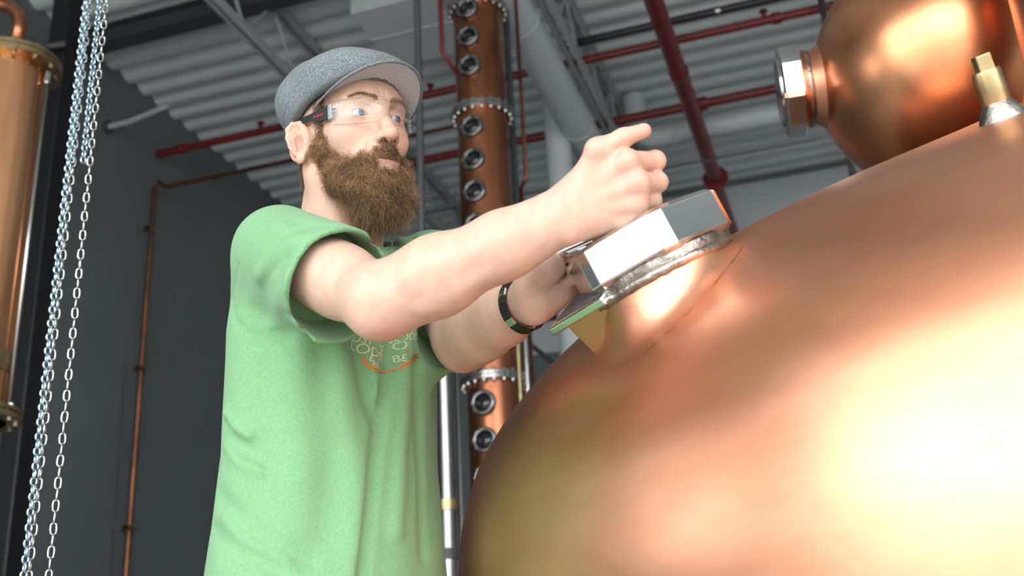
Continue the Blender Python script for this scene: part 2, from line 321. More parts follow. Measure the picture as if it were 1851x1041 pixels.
sb = MB().lathe([(0.005, 0.026), (0.005, 0.034)], (0, 0, 0), dirS, 6).mesh('sight_bolt')
uS, vS, _n = frame(dirS)
for (px, py) in ((846, 40), (848, 90), (850, 142), (852, 250), (855, 308), (858, 365), (862, 425), (866, 485), (872, 740), (874, 806), (877, 872), (880, 940)):
    z = zon(px+17, py)
    c = np.array([p[0], p[1], z])+dirS*(RC-0.004)
    o = link('sight_glass', ring, 'steel_dull', tc_); o.location = c; me = o
    g = link('pane', glassm, 'glass_dark', o, True); g.location = (0, 0, 0); g.matrix_parent_inverse = Matrix.Identity(4)
    for k in range(8):
        a = 2*math.pi*k/8; bo = link('bolt', sb, 'chrome', o, False); bo.matrix_parent_inverse = Matrix.Identity(4); bo.location = (uS*math.cos(a)+vS*math.sin(a))*0.0535
MB().lathe([(0.2, 0), (0.2, 0.02), (0.15, 0.02), (0.15, 0.35), (RC, 0.35)], (p[0], p[1], 0), ZD, 32).build('plinth', 'steel', tc_, auto=40)
MB().lathe([(RC, 0), (0.12, 0.12), (0.05, 0.2), (0.04, 0.3)], (p[0], p[1], H-0.55), ZD, 48).build('cap', 'copper_dark', tc_, auto=60)
# tubes that run up beside the column
def vtube(px, py, depth, r, m, z0, z1, label, name='riser_tube', group='tubes beside the copper column'):
    q = P(px, py, depth); t = thing(name, label, 'pipe', (q[0], q[1], z0), group)
    MB().tube([(q[0], q[1], z0), (q[0], q[1], z1)], r, 14).build('tube', m, t, smooth=True, auto=40)
    MB().lathe([(r*1.8, 0), (r*1.8, 0.015)], (q[0], q[1], z0), ZD, 12).build('foot_plate', m, t); return t, q
vtube(924, 200, 6.36, 0.020, 'beam', 0, H-0.02, 'dark steel tube standing close against the copper column')
t, q = vtube(947, 250, 6.2, 0.011, 'copper_pipe', 0.0, 0.4, 'thin copper tube with a square bend beside the column')
zl = P(952, 328, 6.1)[2]
MB().tube([(q[0], q[1], H-0.05), (q[0], q[1], zl+0.03), (q[0]-0.015, q[1], zl), (q[0]-0.05, q[1]+0.06, zl), (q[0]-0.05, q[1]+0.06, 0.4), (q[0], q[1], 0.38)], 0.011, 10).build('upper_tube', 'copper_pipe', t, smooth=True)
vtube(937, 640, 5.3, 0.010, 'brass', 0, P(937, 560, 5.3)[2]+0.4, 'thin brass tube beside the lower column flange')
vtube(951, 640, 5.35, 0.014, 'steel', 0, P(951, 560, 5.3)[2]+0.3, 'bright steel tube beside the brass tube')
# stainless return pipe with a side elbow and a clamp
q = P(808, 850, 4.3); zt = P(800, 660, 4.6)[2]
tr = thing('return_pipe', 'stainless vertical pipe with clamp and curved elbow below the folded sleeve', 'pipe', (q[0], q[1], 0))
MB().tube([(q[0], q[1], 0), (q[0], q[1], zt+0.25)], 0.033, 20).build('pipe', 'steel_dull', tr, smooth=True, auto=40)
a = q-RH*0.085
MB().tube([(a[0]-0.0, a[1], zt+0.3), (a[0], a[1], zt+0.07)]+[tuple(np.array([a[0], a[1], zt+0.07])+RH*0.07*(1-math.cos(t_))-UP*0.07*math.sin(t_)) for t_ in np.linspace(0.2, 1.5, 7)], 0.013, 10).build('elbow', 'steel', tr, smooth=True)
for row in (905, 1000):
    v = P(803, row, 4.15)[2]
    MB().lathe([(0.034, -0.02), (0.04, -0.02), (0.04, 0.02), (0.034, 0.02)], (q[0], q[1], v), ZD, 20, caps=False).box((q[0]-0.07, q[1]-0.03, v-0.022), (q[0]-0.034, q[1]+0.01, v+0.022)).build('clamp', 'brass' if row < 950 else 'beam', tr, auto=40)
g = q+RH*0.048+FH*0.02
MB().tube([(g[0], g[1], 0), (g[0], g[1], zt+0.2)], 0.010, 10).build('tracer_tube', 'steel', tr, smooth=True)
# dark equipment frame far behind the wrists
q = P(1000, 610, 8.2)
te = thing('equipment_frame', 'dark steel equipment frame with crossed braces seen below the wristwatch', 'frame', (q[0], q[1], 0))
zt = P(1000, 560, 8.2)[2]
for dx in (-0.3, 0.9): MB().box((q[0]+dx-0.03, q[1]-0.03, 0), (q[0]+dx+0.03, q[1]+0.03, zt)).build('upright', 'black', te)
MB().box((q[0]-0.3, q[1]-0.03, zt-0.05), (q[0]+0.9, q[1]+0.03, zt)).build('top_rail', 'black', te)
for s in (0, 1): MB().tube([(q[0]-0.3+1.2*s, q[1]-0.02+0.04*s, zt-1.3), (q[0]+0.9-1.2*s, q[1]-0.02+0.04*s, zt-0.1)], 0.02, 8).build('brace', 'beam', te)
MB().box((q[0]+0.02, q[1]+0.25, 0), (q[0]+1.2, q[1]+1.0, zt-0.12)).build('tank', 'beam', te, bevel=0.03)
# ------------------------------------------------------------------ copper condenser at the left edge
p = P(24, 130, 4.4); AX2 = np.array([p[0], p[1]])
def zon2(px, py):
    r = ray(px, py); k = ((AX2-CAM[:2])@r[:2])/(r[:2]@r[:2]); return CAM[2]+r[2]*k
z1 = zon2(22, 118); z0 = zon2(-40, 752); RL = 0.128
tcn = thing('condenser', 'copper shell condenser with flanged steel ends beside the black post', 'condenser', (p[0], p[1], 0))
MB().tube([(p[0], p[1], z0), (p[0], p[1], z1)], RL, 48).build('shell', 'copper_tube', tcn, auto=40)
bolt2 = MB().lathe([(0.008, -0.034), (0.011, -0.032), (0.011, 0.03), (0.008, 0.033)], (0, 0, 0), ZD, 6).mesh('bolt')
for z in (z0, z1):
    fl = MB().lathe([(RL, -0.024), (RL+0.048, -0.024), (RL+0.052, -0.02), (RL+0.052, -0.003), (RL+0.046, 0), (RL+0.052, 0.003), (RL+0.052, 0.016), (RL+0.048, 0.02), (0.02, 0.022)], (p[0], p[1], z), ZD, 48, caps=False).build('flange', 'brass', tcn, auto=30)
    for k in range(12):
        a = 2*math.pi*k/12+0.2; o = link('bolt', bolt2, 'steel', fl, False); o.location = (p[0]+math.cos(a)*(RL+0.03), p[1]+math.sin(a)*(RL+0.03), z)
MB().tube([(p[0], p[1], 0), (p[0], p[1], z0)], 0.10, 32).build('lower_pipe', 'black', tcn, auto=40)
MB().lathe([(0.02, 0), (0.03, 0.0), (0.03, 0.05), (0.022, 0.055), (0.022, 0.07), (0.028, 0.07), (0.028, 0.10), (0.02, 0.10)], (p[0], p[1], z1+0.02), ZD, 12).build('union', 'brass', tcn, auto=30)
cbend = np.array([p[0], p[1], z1+0.19]); lf = -RH
MB().tube([(p[0], p[1], z1+0.1)]+[tuple(cbend+lf*0.11*(1-math.cos(t_))+UP*0.11*math.sin(t_)) for t_ in np.linspace(0, math.pi/2, 9)]+[tuple(cbend+lf*0.8+UP*0.11)], 0.028, 16).build('vapour_pipe', 'copper_dark', tcn, smooth=True)
g = P(80, 190, 4.33); g = np.array([p[0], p[1], 0])+RH*(RL+0.018)-FH*0.01
MB().tube([(g[0], g[1], z0+0.02), (g[0], g[1], z1-0.06)], 0.007, 10).build('tie_rod', 'zincw', tcn, smooth=True)
MB().lathe([(0.012, -0.03), (0.014, -0.02), (0.014, 0.02), (0.008, 0.025)], (g[0], g[1], z1-0.07), ZD, 10).build('rod_nut', 'steel', tcn, auto=40)
zb = zon2(-30, 660)
MB().lathe([(RL, -0.035), (RL+0.006, -0.035), (RL+0.006, 0.035), (RL, 0.035)], (p[0], p[1], zb), ZD, 48, caps=False).build('band', 'brass', tcn, auto=30)
# ------------------------------------------------------------------ hoist chains, link by link
def link_mesh(pitch, d, wid):
    hl = pitch/2+d/2; r = wid/2-d/2; pts = []
    for k in range(14):
        a = 2*math.pi*k/14; x = math.cos(a); z = math.sin(a)
        pts.append((x*r, 0, z*r+(hl-d/2-r+0.0)*np.sign(z)*(1 if abs(z) > 0.2 else abs(z)/0.2)))
    return MB().tube(pts, d/2, 6, closed=True).mesh('chain_link')
hand_link = link_mesh(0.0225, 0.0042, 0.0155); load_link = link_mesh(0.0150, 0.0050, 0.0165)
def chain(name, label, x, y, ztop, zbot, lm, pitch, m, group, end=None, tw=0.4, sway=0.0):
    t = thing(name, label, 'chain', (x, y, zbot), group); z = ztop; k = 0
    while z > zbot:
        o = link('chain_link', lm, m, t); o.rotation_euler = (random.uniform(-.04, .04), random.uniform(-.05, .05), tw+(math.pi/2 if k % 2 else 0)+random.uniform(-.08, .08))
        o.location = (x+sway*math.sin(k*0.35)*0.004, y, z); z -= pitch; k += 1
    return t
dC = 2.35
p = P(192, 0, dC+0.25); chain('hoist_hand_chain', 'single strand of bright chain hanging free beside the twisted blue strands', p[0], p[1], 2.85, 0.5, hand_link, 0.0225, 'zincw', 'hoist chains', tw=YAW+0.45)
p = P(163, 0, dC+0.25); chain('hoist_hand_chain', 'bright chain strand hanging against a bluish strand', p[0], p[1], 2.85, 0.5, hand_link, 0.0225, 'zincw', 'hoist chains', tw=YAW+0.2)
p = P(155, 0, dC+0.22); chain('hoist_load_chain', 'long bluish zinc chain of small links beside the condenser', p[0], p[1], 2.85, 0.5, load_link, 0.0150, 'zinc', 'hoist chains', tw=YAW+0.8)
p = P(170, 0, dC+0.24); pe = P(141, 290, dC+0.08)
for s, lb in ((-1, 0), (1, 1)):
    chain('hoist_slack_chain', ('bluish slack chain strand of a short loop, touching the silver strand', 'bluish slack chain strand of a short loop, on the side of the lone bright chain')[lb], p[0]+s*0.0085*RH[0]+0.003*s, p[1]+s*0.006, 2.85, pe[2]+0.004, load_link, 0.0150, 'zinc', 'hoist chains', tw=YAW+0.7+0.3*s)
th = thing('chain_hoist', 'chain hoist hung from the roof with its chains hanging below', 'hoist', (p[0], p[1], 2.85))
MB().box((p[0]-0.10, p[1]-0.07, 2.86), (p[0]+0.12, p[1]+0.07, 3.08)).build('housing', 'beam', th, bevel=0.03)
MB().lathe([(0.11, -0.02), (0.12, -0.012), (0.105, 0), (0.12, 0.012), (0.11, 0.02)], (p[0]+0.01, p[1]-0.09, 2.95), YD, 28).build('hand_wheel', 'steel', th, auto=40)
MB().tube([(p[0], p[1], 3.07), (p[0], p[1], H+0.0)], 0.012, 8).build('hanger_rod', 'steel', th, smooth=True)
# ------------------------------------------------------------------ the big copper pot still
PA = RH*1.2+FH*1.9                                          # its axis on the floor
zc = [0.45, 0.62, 0.80, 1.00, 1.10, 1.20, 1.30, 1.375, 1.42, 1.50, 1.60, 1.70, 1.80, 1.86, 1.93, 2.05, 2.6]
rc = [0.80, 1.18, 1.290, 1.318, 1.311, 1.286, 1.222, 1.145, 1.076, 0.926, 0.734, 0.545, 0.356, 0.252, 0.165, 0.14, 0.135]
zq = np.concatenate([np.linspace(0.45, 2.05, 150), np.linspace(2.07, 2.6, 6)])
rq = pchip(zc, rc, zq)
for _ in range(6): rq[1:-1] = 0.25*rq[:-2]+0.5*rq[1:-1]+0.25*rq[2:]
def potr(z): return np.interp(z, zq, rq)
tpot = thing('pot_still', 'huge rounded copper pot still with polished dome and hex fittings', 'still', (PA[0], PA[1], 0))
MB().lathe(list(zip(rq, zq)), (PA[0], PA[1], 0), ZD, 192).build('dome', 'copper', tpot, smooth=True, auto=60)
for k in range(6):
    a = 2*math.pi*k/6+0.3; x, y = PA[0]+math.cos(a)*0.85, PA[1]+math.sin(a)*0.85
    MB().tube([(x, y, 0.0), (x, y, 0.56)], 0.05, 16).lathe([(0.11, 0), (0.11, 0.02)], (x, y, 0), ZD, 16).build('leg', 'steel', tpot, auto=40)
def pot_hit(px, py):
    r = ray(px, py); k = 0.4
    while k < 3:
        q = CAM+r*k
        if math.hypot(q[0]-PA[0], q[1]-PA[1]) < potr(q[2]): break
        k += 0.001
    h = np.array([q[0]-PA[0], q[1]-PA[1], 0]); h /= np.linalg.norm(h)
    s = (potr(q[2]+0.01)-potr(q[2]-0.01))/0.02
    n = h-UP*s; return q, n/np.linalg.norm(n)
def unit_(v): return v/np.linalg.norm(v)
# clamped port with its big hexagonal union nut
c, n = pot_hit(1208, 516); n = unit_(n+FH*0.24+CR*0.30); c = c-n*0.010; u, v, n = frame(n)
def drop(p): # down the port axis onto the dome
    k = 0.0
    while k < 0.3:
        q = p-n*k
        if math.hypot(q[0]-PA[0], q[1]-PA[1]) < potr(q[2]): break
        k += 0.0008
    return p-n*(k-0.0006)
V = []; F = []; nA, nB = 72, 12
for a_ in range(nA):
    dv = u*math.cos(2*math.pi*a_/nA)+v*math.sin(2*math.pi*a_/nA)
    t0 = c+n*0.020+dv*0.089; b0 = drop(c+n*0.1+dv*0.122); m0 = drop(c+n*0.1+dv*0.094)+n*0.001
    for b_ in range(nB):
        s_ = b_/(nB-1); V.append(t0*(1-s_)**2+m0*2*s_*(1-s_)+b0*s_*s_)
for a_ in range(nA):
    for b_ in range(nB-1): F.append((a_*nB+b_, a_*nB+b_+1, ((a_+1) % nA)*nB+b_+1, ((a_+1) % nA)*nB+b_))
tf = MB().add(V, F).build('union_port', 'copper', tpot, smooth=True)
tag(tf, 'welded copper port closed by a big polished hex union nut')
wb = []
for k in range(72):
    a = 2*math.pi*k/72; wb.append(c+n*(0.021+0.0005*math.sin(k*2.1))+(u*math.cos(a)+v*math.sin(a))*(0.089+0.0005*math.sin(k*3.7)))
MB().tube(wb, [0.0066+0.0004*(k % 2) for k in range(72)], 8, closed=True).build('weld_bead', 'weld', tf, smooth=True)
MB().lathe([(0.07, 0.022), (0.093, 0.022), (0.094, 0.026), (0.094, 0.036), (0.07, 0.036)], c, n, 64, caps=False).build('liner', 'weld', tf, auto=30)
def hexnut(c, n, R, z0, z1, twist, name, parent, m='chrome', sides=6, chamf=0.006, cw=0.085):
    u, v, n = frame(n); mbx = MB(); rings = [(R-chamf*1.4, z0), (R, z0+chamf), (R, z1-chamf), (R-chamf*1.4, z1)]; V = []; F = []; nn = sides*3
    for (r, z) in rings:
        for k in range(sides):
            for s in (-1, 0, 1):    # flat, then a narrow corner facet
                a = 2*math.pi*k/sides+twist+s*cw; V.append(c+n*z+(u*math.cos(a)+v*math.sin(a))*r*(math.cos(cw) if s == 0 else 1.0))
    for i in range(3):
        for k in range(nn): F.append((i*nn+k, i*nn+(k+1) % nn, (i+1)*nn+(k+1) % nn, (i+1)*nn+k))
    F += [tuple(range(nn))[::-1], tuple(range(3*nn, 4*nn))]
    mbx.add(V, F); return mbx.build(name, m, parent, bevel=0.0015)
nut1 = hexnut(c, n, 0.104, 0.034, 0.090, 0.62, 'union_nut', tf)
MB().lathe([(0.075, 0.086), (0.075, 0.092), (0.06, 0.096), (0.001, 0.097)], c, n, 48, caps=False).build('blank_cap', 'steel', tf, auto=30)
NUTC, NUTN = c+n*0.062, n
# square hatch fitting lower down the dome
c2, n2 = pot_hit(1136, 572); u2, v2, n2 = frame(n2)
th2 = MB().obox(c2+n2*0.012, (u2, v2, n2), (0.046, 0.046, 0.035)).build('square_port', 'copper', tpot, bevel=0.004); tag(th2, 'square steel framed port on a copper stub')
MB().obox(c2+n2*0.052, (u2, v2, n2), (0.060, 0.060, 0.006)).build('frame', 'chrome', th2, bevel=0.003)
MB().obox(c2+n2*0.0565, (u2, v2, n2), (0.050, 0.050, 0.003)).build('cover', 'beam', th2, bevel=0.003)
# brass plug with a square head on the upper cone
c3, n3 = pot_hit(1812, 214)
k3 = 0.80
tpg = MB().lathe([(0.0185*k3, 0.016), (0.0195*k3, 0.02), (0.0195*k3, 0.052), (0.018*k3, 0.056), (0.011*k3, 0.056)], c3, n3, 24).build('square_head_plug', 'brass', tpot, auto=30); tag(tpg, 'brass plug with a square head')
MB().lathe([(0.034*k3, -0.012), (0.030*k3, 0.004), (0.021*k3, 0.016), (0.019*k3, 0.020)], c3, n3, 28).build('boss', 'weld', tpg, auto=50)
u3, v3, _ = frame(n3)
MB().obox(c3+n3*0.064, (u3*math.cos(.5)+v3*math.sin(.5), v3*math.cos(.5)-u3*math.sin(.5), n3), (0.0105*k3, 0.0105*k3, 0.010)).build('square_head', 'brass', tpg, bevel=0.0015)
# ------------------------------------------------------------------ copper ball with side union, hung from its vapour pipe
BD = 2.8; bc = P(1702, 122, BD); BR = 226*BD/FPX
tbl = thing('vapour_ball', 'round copper vapour ball with a hex union on its side above the pot', 'still', (bc[0], bc[1], bc[2]-BR))
pr = [(max(0.002, BR*math.sin(t_)), -BR*math.cos(t_)) for t_ in np.linspace(0, math.pi*0.86, 60)]+[(0.105, BR+0.02), (0.10, BR+0.2)]
pr += [(0.10, H-bc[2])]
MB().lathe(pr, bc, ZD, 128).build('ball', 'copper_ball', tbl, auto=60)
MB().lathe([(0.10, 0), (0.15, 0), (0.15, 0.03), (0.10, 0.03)], (bc[0], bc[1], bc[2]+BR+0.22), ZD, 40, caps=False).build('flange', 'steel', tbl, auto=30)
vv_ = unit_(ray(1450, 175)); ed = -CR*math.cos(math.radians(9))-CU*math.sin(math.radians(9)); ed = unit_(ed-vv_*(ed@vv_)); ed = unit_(ed-vv_*0.10)
st = bc+ed*(BR-0.012)
MB().lathe([(0.112, -0.012), (0.098, 0.010), (0.092, 0.022)], st, ed, 64, caps=False).build('collar', 'copper', tbl, smooth=True)
u, v, _ = frame(ed); wb = []
for k in range(84):
    a = 2*math.pi*k/84; wb.append(st+ed*(0.026+0.003*(k % 2))+(u*math.cos(a)+v*math.sin(a))*0.092)
MB().tube(wb, [0.008+0.0015*(k % 2) for k in range(84)], 8, closed=True).build('weld_bead', 'weld', tbl, smooth=True)
MB().lathe([(0.08, 0.03), (0.100, 0.03), (0.100, 0.042), (0.08, 0.042)], st, ed, 48, caps=False).build('liner', 'copper_dark', tbl, auto=30)
hexnut(st, ed, 0.118, 0.040, 0.096, 0.2, 'union_nut', tbl, sides=8, cw=0.05)
MB().lathe([(0.09, 0.094), (0.088, 0.101), (0.001, 0.102)], st, ed, 48, caps=False).build('blank_cap', 'steel', tbl, auto=30)
# ------------------------------------------------------------------ sculpting kit: blended solids turned into one skin
class Sculpt:
    def __init__(s): s.ops = []
    def u(s, f, k=0.01): s.ops.append(('u', f, k)); return s
    def s(s, f, k=0.005): s.ops.append(('s', f, k)); return s
    def i(s, f, k=0.004): s.ops.append(('i', f, k)); return s
    def d(s, f, rad): s.ops.append(('d', f, rad)); return s       # f = (displacement function, lower distance bound function)
    def dist_table(s, cen):
        return np.stack([np.asarray((f[1] if t == 'd' else f)(cen), np.float32) for t, f, k in s.ops])
    def cull(s, D, R):
        best = min(D[i] for i, o in enumerate(s.ops) if o[0] == 'u'); out = []
        for (t, f, k), d in zip(s.ops, D):
            if t == 'u': ok = d-R*1.3 < best+R*1.3+k
            elif t == 's': ok = d-R*1.3 < k+0.01
            elif t == 'i': ok = True
            else: ok = d-R < k*2.6
            if ok: out.append((t, f, k))
        return out
    @staticmethod
    def ev(ops, p):
        d = np.full(len(p), 9.0, np.float32)
        for t, f, k in ops:
            if t == 'u':
                e = f(p); h = np.maximum(k-np.abs(d-e), 0)/k; d = np.minimum(d, e)-h*h*k*0.25
            elif t == 's':
                e = -f(p); h = np.maximum(k-np.abs(d-e), 0)/k; d = np.maximum(d, e)+h*h*k*0.25
            elif t == 'i':
                e = f(p); h = np.maximum(k-np.abs(d-e), 0)/k; d = np.maximum(d, e)+h*h*k*0.25
            else: d = d+f[0](p)
        return d.astype(np.float32)
    def val(s, p): return s.ev(s.ops, np.asarray(p, np.float32))
def mesh_field(S, lo, hi, h, B=16):
    lo = np.asarray(lo, float); hi = np.asarray(hi, float); nb = np.ceil((hi-lo)/(h*B)).astype(int)
    n = nb*B+2; bs = h*B; R = bs*0.5*math.sqrt(3)
    g = np.stack(np.meshgrid(*[np.arange(k) for k in nb], indexing='ij'), -1).reshape(-1, 3)
    cen = lo+(g+0.5)*bs
    dc = np.concatenate([S.val(cen[i:i+20000]) for i in range(0, len(cen), 20000)])
    act = g[np.abs(dc) < R*1.25+0.012]; DT = S.dist_table((lo+(act+0.5)*bs).astype(np.float32)).T.tolist()
    loc = np.stack(np.meshgrid(*[np.arange(B+1)]*3, indexing='ij'), -1).reshape(-1, 3)
    ids = []; pos = []; quads = []
    off = np.array([(i, j, k) for i in (0, 1) for j in (0, 1) for k in (0, 1)])
    E = [(a, b) for a in range(8) for b in range(a+1, 8) if bin(a ^ b).count('1') == 1]
    def lin(c): return (c[:, 0].astype(np.int64)*n[1]+c[:, 1])*n[2]+c[:, 2]
    for b, drow in zip(act, DT):
        base = b*B; ops = S.cull(drow, R)
        p = (lo+(base+loc)*h).astype(np.float32); v = S.ev(ops, p).reshape(B+1, B+1, B+1)
        ins = v < 0
        if ins.all() or not ins.any(): continue
        c8 = np.stack([v[o[0]:o[0]+B, o[1]:o[1]+B, o[2]:o[2]+B] for o in off], -1); s8 = c8 < 0; m = s8.any(-1) & ~s8.all(-1)
        ci = np.argwhere(m); vv = c8[m]; acc = np.zeros((len(ci), 3)); cnt = np.zeros(len(ci))
        for a, e in E:
            x = (vv[:, a] < 0) != (vv[:, e] < 0); t = np.where(x, vv[:, a]/np.where(x, vv[:, a]-vv[:, e], 1), 0)
            q = off[a]+(off[e]-off[a])*t[:, None]; acc += q*x[:, None]; cnt += x
        pos.append(lo+(base+ci+acc/cnt[:, None])*h); ids.append(lin(base+ci))
        for ax in range(3):
            sl0 = [slice(0, B)]*3; sl1 = [slice(0, B)]*3; sl1[ax] = slice(1, B+1)
            a0 = ins[tuple(sl0)]; a1 = ins[tuple(sl1)]; x = np.argwhere(a0 != a1)
            if not len(x): continue
            flip = a0[tuple(x.T)]; b1 = np.zeros(3, int); b2 = np.zeros(3, int); b1[(ax+1) % 3] = 1; b2[(ax+2) % 3] = 1
            X = base+x; q = np.stack([lin(X-b1-b2), lin(X-b2), lin(X), lin(X-b1)], -1)
            q[~flip] = q[~flip][:, ::-1]; quads.append(q)
    ids = np.concatenate(ids); pos = np.concatenate(pos); quads = np.concatenate(quads)
    o = np.argsort(ids); ids = ids[o]; pos = pos[o]
    k = np.searchsorted(ids, quads); k = np.clip(k, 0, len(ids)-1); ok = (ids[k] == quads).all(1)
    return pos, k[ok]
def smooth_verts(pos, quads, it=2, lam=0.5):
    e = np.concatenate([quads[:, [0, 1]], quads[:, [1, 2]], quads[:, [2, 3]], quads[:, [3, 0]]]); nv = len(pos)
    deg = np.bincount(e.ravel(), minlength=nv)[:, None].clip(1)
    for i in range(it):
        for l in (lam, -lam*1.04):
            acc = np.zeros_like(pos)
            for ax in range(3): acc[:, ax] = np.bincount(e[:, 0], pos[e[:, 1], ax], nv)+np.bincount(e[:, 1], pos[e[:, 0], ax], nv)
            pos = pos+l*(acc/deg-pos)
    return pos
def np_mesh(name, pos, quads):
    me = bpy.data.meshes.new(name); me.vertices.add(len(pos)); me.vertices.foreach_set('co', np.asarray(pos, np.float32).ravel())
    k = quads.shape[1]; me.loops.add(len(quads)*k); me.loops.foreach_set('vertex_index', quads.astype(np.int32).ravel())
    me.polygons.add(len(quads)); me.polygons.foreach_set('loop_start', np.arange(0, len(quads)*k, k, dtype=np.int32))
    me.polygons.foreach_set('use_smooth', np.ones(len(quads), bool)); me.update(calc_edges=True); return me
# solids
def sph(c, r):
    c = np.asarray(c, np.float32); return lambda p: np.linalg.norm(p-c, axis=1)-r
def cone(a, b, ra, rb):
    a = np.asarray(a, np.float32); b = np.asarray(b, np.float32); ab = b-a; L2 = float(ab@ab)+1e-12
    def f(p):
        t = np.clip((p-a)@ab/L2, 0, 1); return np.linalg.norm(p-a-t[:, None]*ab, axis=1)-(ra+(rb-ra)*t)
    return f
def ell(c, r, A=None):
    c = np.asarray(c, np.float32); r = np.asarray(r, np.float32); A = None if A is None else np.asarray(A, np.float32)
    def f(p):
        q = p-c
        if A is not None: q = q@A
        k0 = np.linalg.norm(q/r, axis=1); k1 = np.linalg.norm(q/(r*r), axis=1); return np.where(k0 < 1e-4, -float(r.min()), k0*(k0-1)/np.maximum(k1, 1e-6))
    return f
def chainf(pts, rs): return [cone(pts[i], pts[i+1], rs[i], rs[i+1]) for i in range(len(pts)-1)]
def polydist(pts):
    pts = [np.asarray(q, np.float32) for q in pts]
    def f(p):
        d = None
        for a, b in zip(pts[:-1], pts[1:]):
            ab = b-a; t = np.clip((p-a)@ab/(float(ab@ab)+1e-12), 0, 1); e = np.linalg.norm(p-a-t[:, None]*ab, axis=1)
            d = e if d is None else np.minimum(d, e)
        return d
    return f
# ------------------------------------------------------------------ body frame and head frame
BYAW = math.radians(52); BF = -FH*math.cos(BYAW)+RH*math.sin(BYAW); BL = np.cross(UP, BF)
BO = RH*-0.275+FH*1.58
def B(x, y, z): return BO+BF*x+BL*y+UP*z
HM = np.array([[0.82564545, 0.56371881, 0.02303668], [-0.55350453, 0.8172425, -0.16046009], [-0.10928092, 0.11973223, 0.98677347]])
HT = np.array([-0.6768872, 1.3938398, 1.68974173])
def Hd(*q): return HT+HM@np.array(q)
HM32 = HM.astype(np.float32); HT32 = HT.astype(np.float32)
def inhead(f): return lambda p: f((p-HT32)@HM32)
# joints, surveyed from the picture
SR = B(0.045, -0.163, 1.485); ER = P(690, 545, 1.335); WR = P(1030, 388, 1.30)
SL = B(0.080, 0.160, 1.520); EL = P(840, 614, 1.60); WL = P(950, 545, 1.455)
person = thing('person', 'bearded person in green t-shirt and grey flat cap working at the copper pot', 'person', (BO[0], BO[1], 0))
def unit(v): v = np.asarray(v, float); return v/np.linalg.norm(v)
# ---------- skin
S = Sculpt()
hs = []
def hu(f, k=0.012): S.u(inhead(f), k)
def hsub(f, k=0.006): S.s(inhead(f), k)
hu(ell((-0.010, 0, 0.045), (0.097, 0.0765, 0.090)), 0.01)
hu(ell((0.040, 0, -0.022), (0.052, 0.053, 0.085)), 0.03)
hu(ell((0.042, 0, 0.055), (0.052, 0.062, 0.052)), 0.02)
for s in (-1, 1):
    hu(sph((0.054, s*0.041, -0.002), 0.0225), 0.025)
    hu(cone((0.0, s*0.052, -0.05), (0.068, s*0.020, -0.088), 0.022, 0.020), 0.025)
    hu(cone((0.0845, s*0.013, 0.0475), (0.0695, s*0.044, 0.050), 0.0110, 0.0095), 0.013)
hu(sph((0.080, 0, -0.088), 0.020), 0.02)
hu(ell((0.082, 0, -0.046), (0.019, 0.034, 0.028)), 0.02)
for s in (-1, 1): hsub(sph((0.094, s*0.032, 0.029), 0.0165), 0.016)
# nose
hu(cone((0.086, 0, 0.040), (0.1035, 0, 0.002), 0.0085, 0.0100), 0.012)
hu(cone((0.1035, 0, 0.002), (0.1125, 0, -0.0105), 0.0100, 0.0105), 0.006)
hu(ell((0.1125, 0, -0.0125), (0.0115, 0.0125, 0.0105)), 0.006)
for s in (-1, 1):
    hu(ell((0.0985, s*0.0145, -0.0155), (0.0115, 0.0075, 0.0085)), 0.007)
    hsub(ell((0.1045, s*0.0085, -0.0245), (0.0065, 0.0036, 0.0065)), 0.004)
# eyelids around each eyeball
EYE = {s: np.array((0.0715, s*0.0325, 0.0285)) for s in (-1, 1)}
for s in (-1, 1):
    hu(sph(EYE[s], 0.0142), 0.006)
    hsub(ell(EYE[s]+np.array((0.0130, 0, -0.0018)), (0.011, 0.0146, 0.0046)), 0.0014)
    # upper lid fold
    hsub(cone(EYE[s]+np.array((0.0125, -0.012, 0.0100)), EYE[s]+np.array((0.0125, 0.012, 0.0100)), 0.0012, 0.0012), 0.004)
for s in (-1, 1):
    hsub(cone((0.1000, s*0.0215, -0.014), (0.0865, s*0.034, -0.040), 0.0012, 0.0012), 0.009)      # fold beside the nose
    hsub(cone(EYE[s]+np.array((0.0140, -s*0.010, -0.0105)), EYE[s]+np.array((0.0095, s*0.012, -0.0120)), 0.0009, 0.0009), 0.006)   # under the eye
    hsub(cone((0.0975, s*0.0035, 0.052), (0.0960, s*0.0050, 0.066), 0.0008, 0.0006), 0.005)      # frown line
# mouth
hu(ell((0.0915, 0, -0.0425), (0.0105, 0.0235, 0.0062)), 0.006)
hu(ell((0.0915, 0, -0.0530), (0.0100, 0.0205, 0.0070)), 0.006)
hsub(ell((0.1015, 0, -0.0472), (0.0075, 0.026, 0.0013)), 0.003)
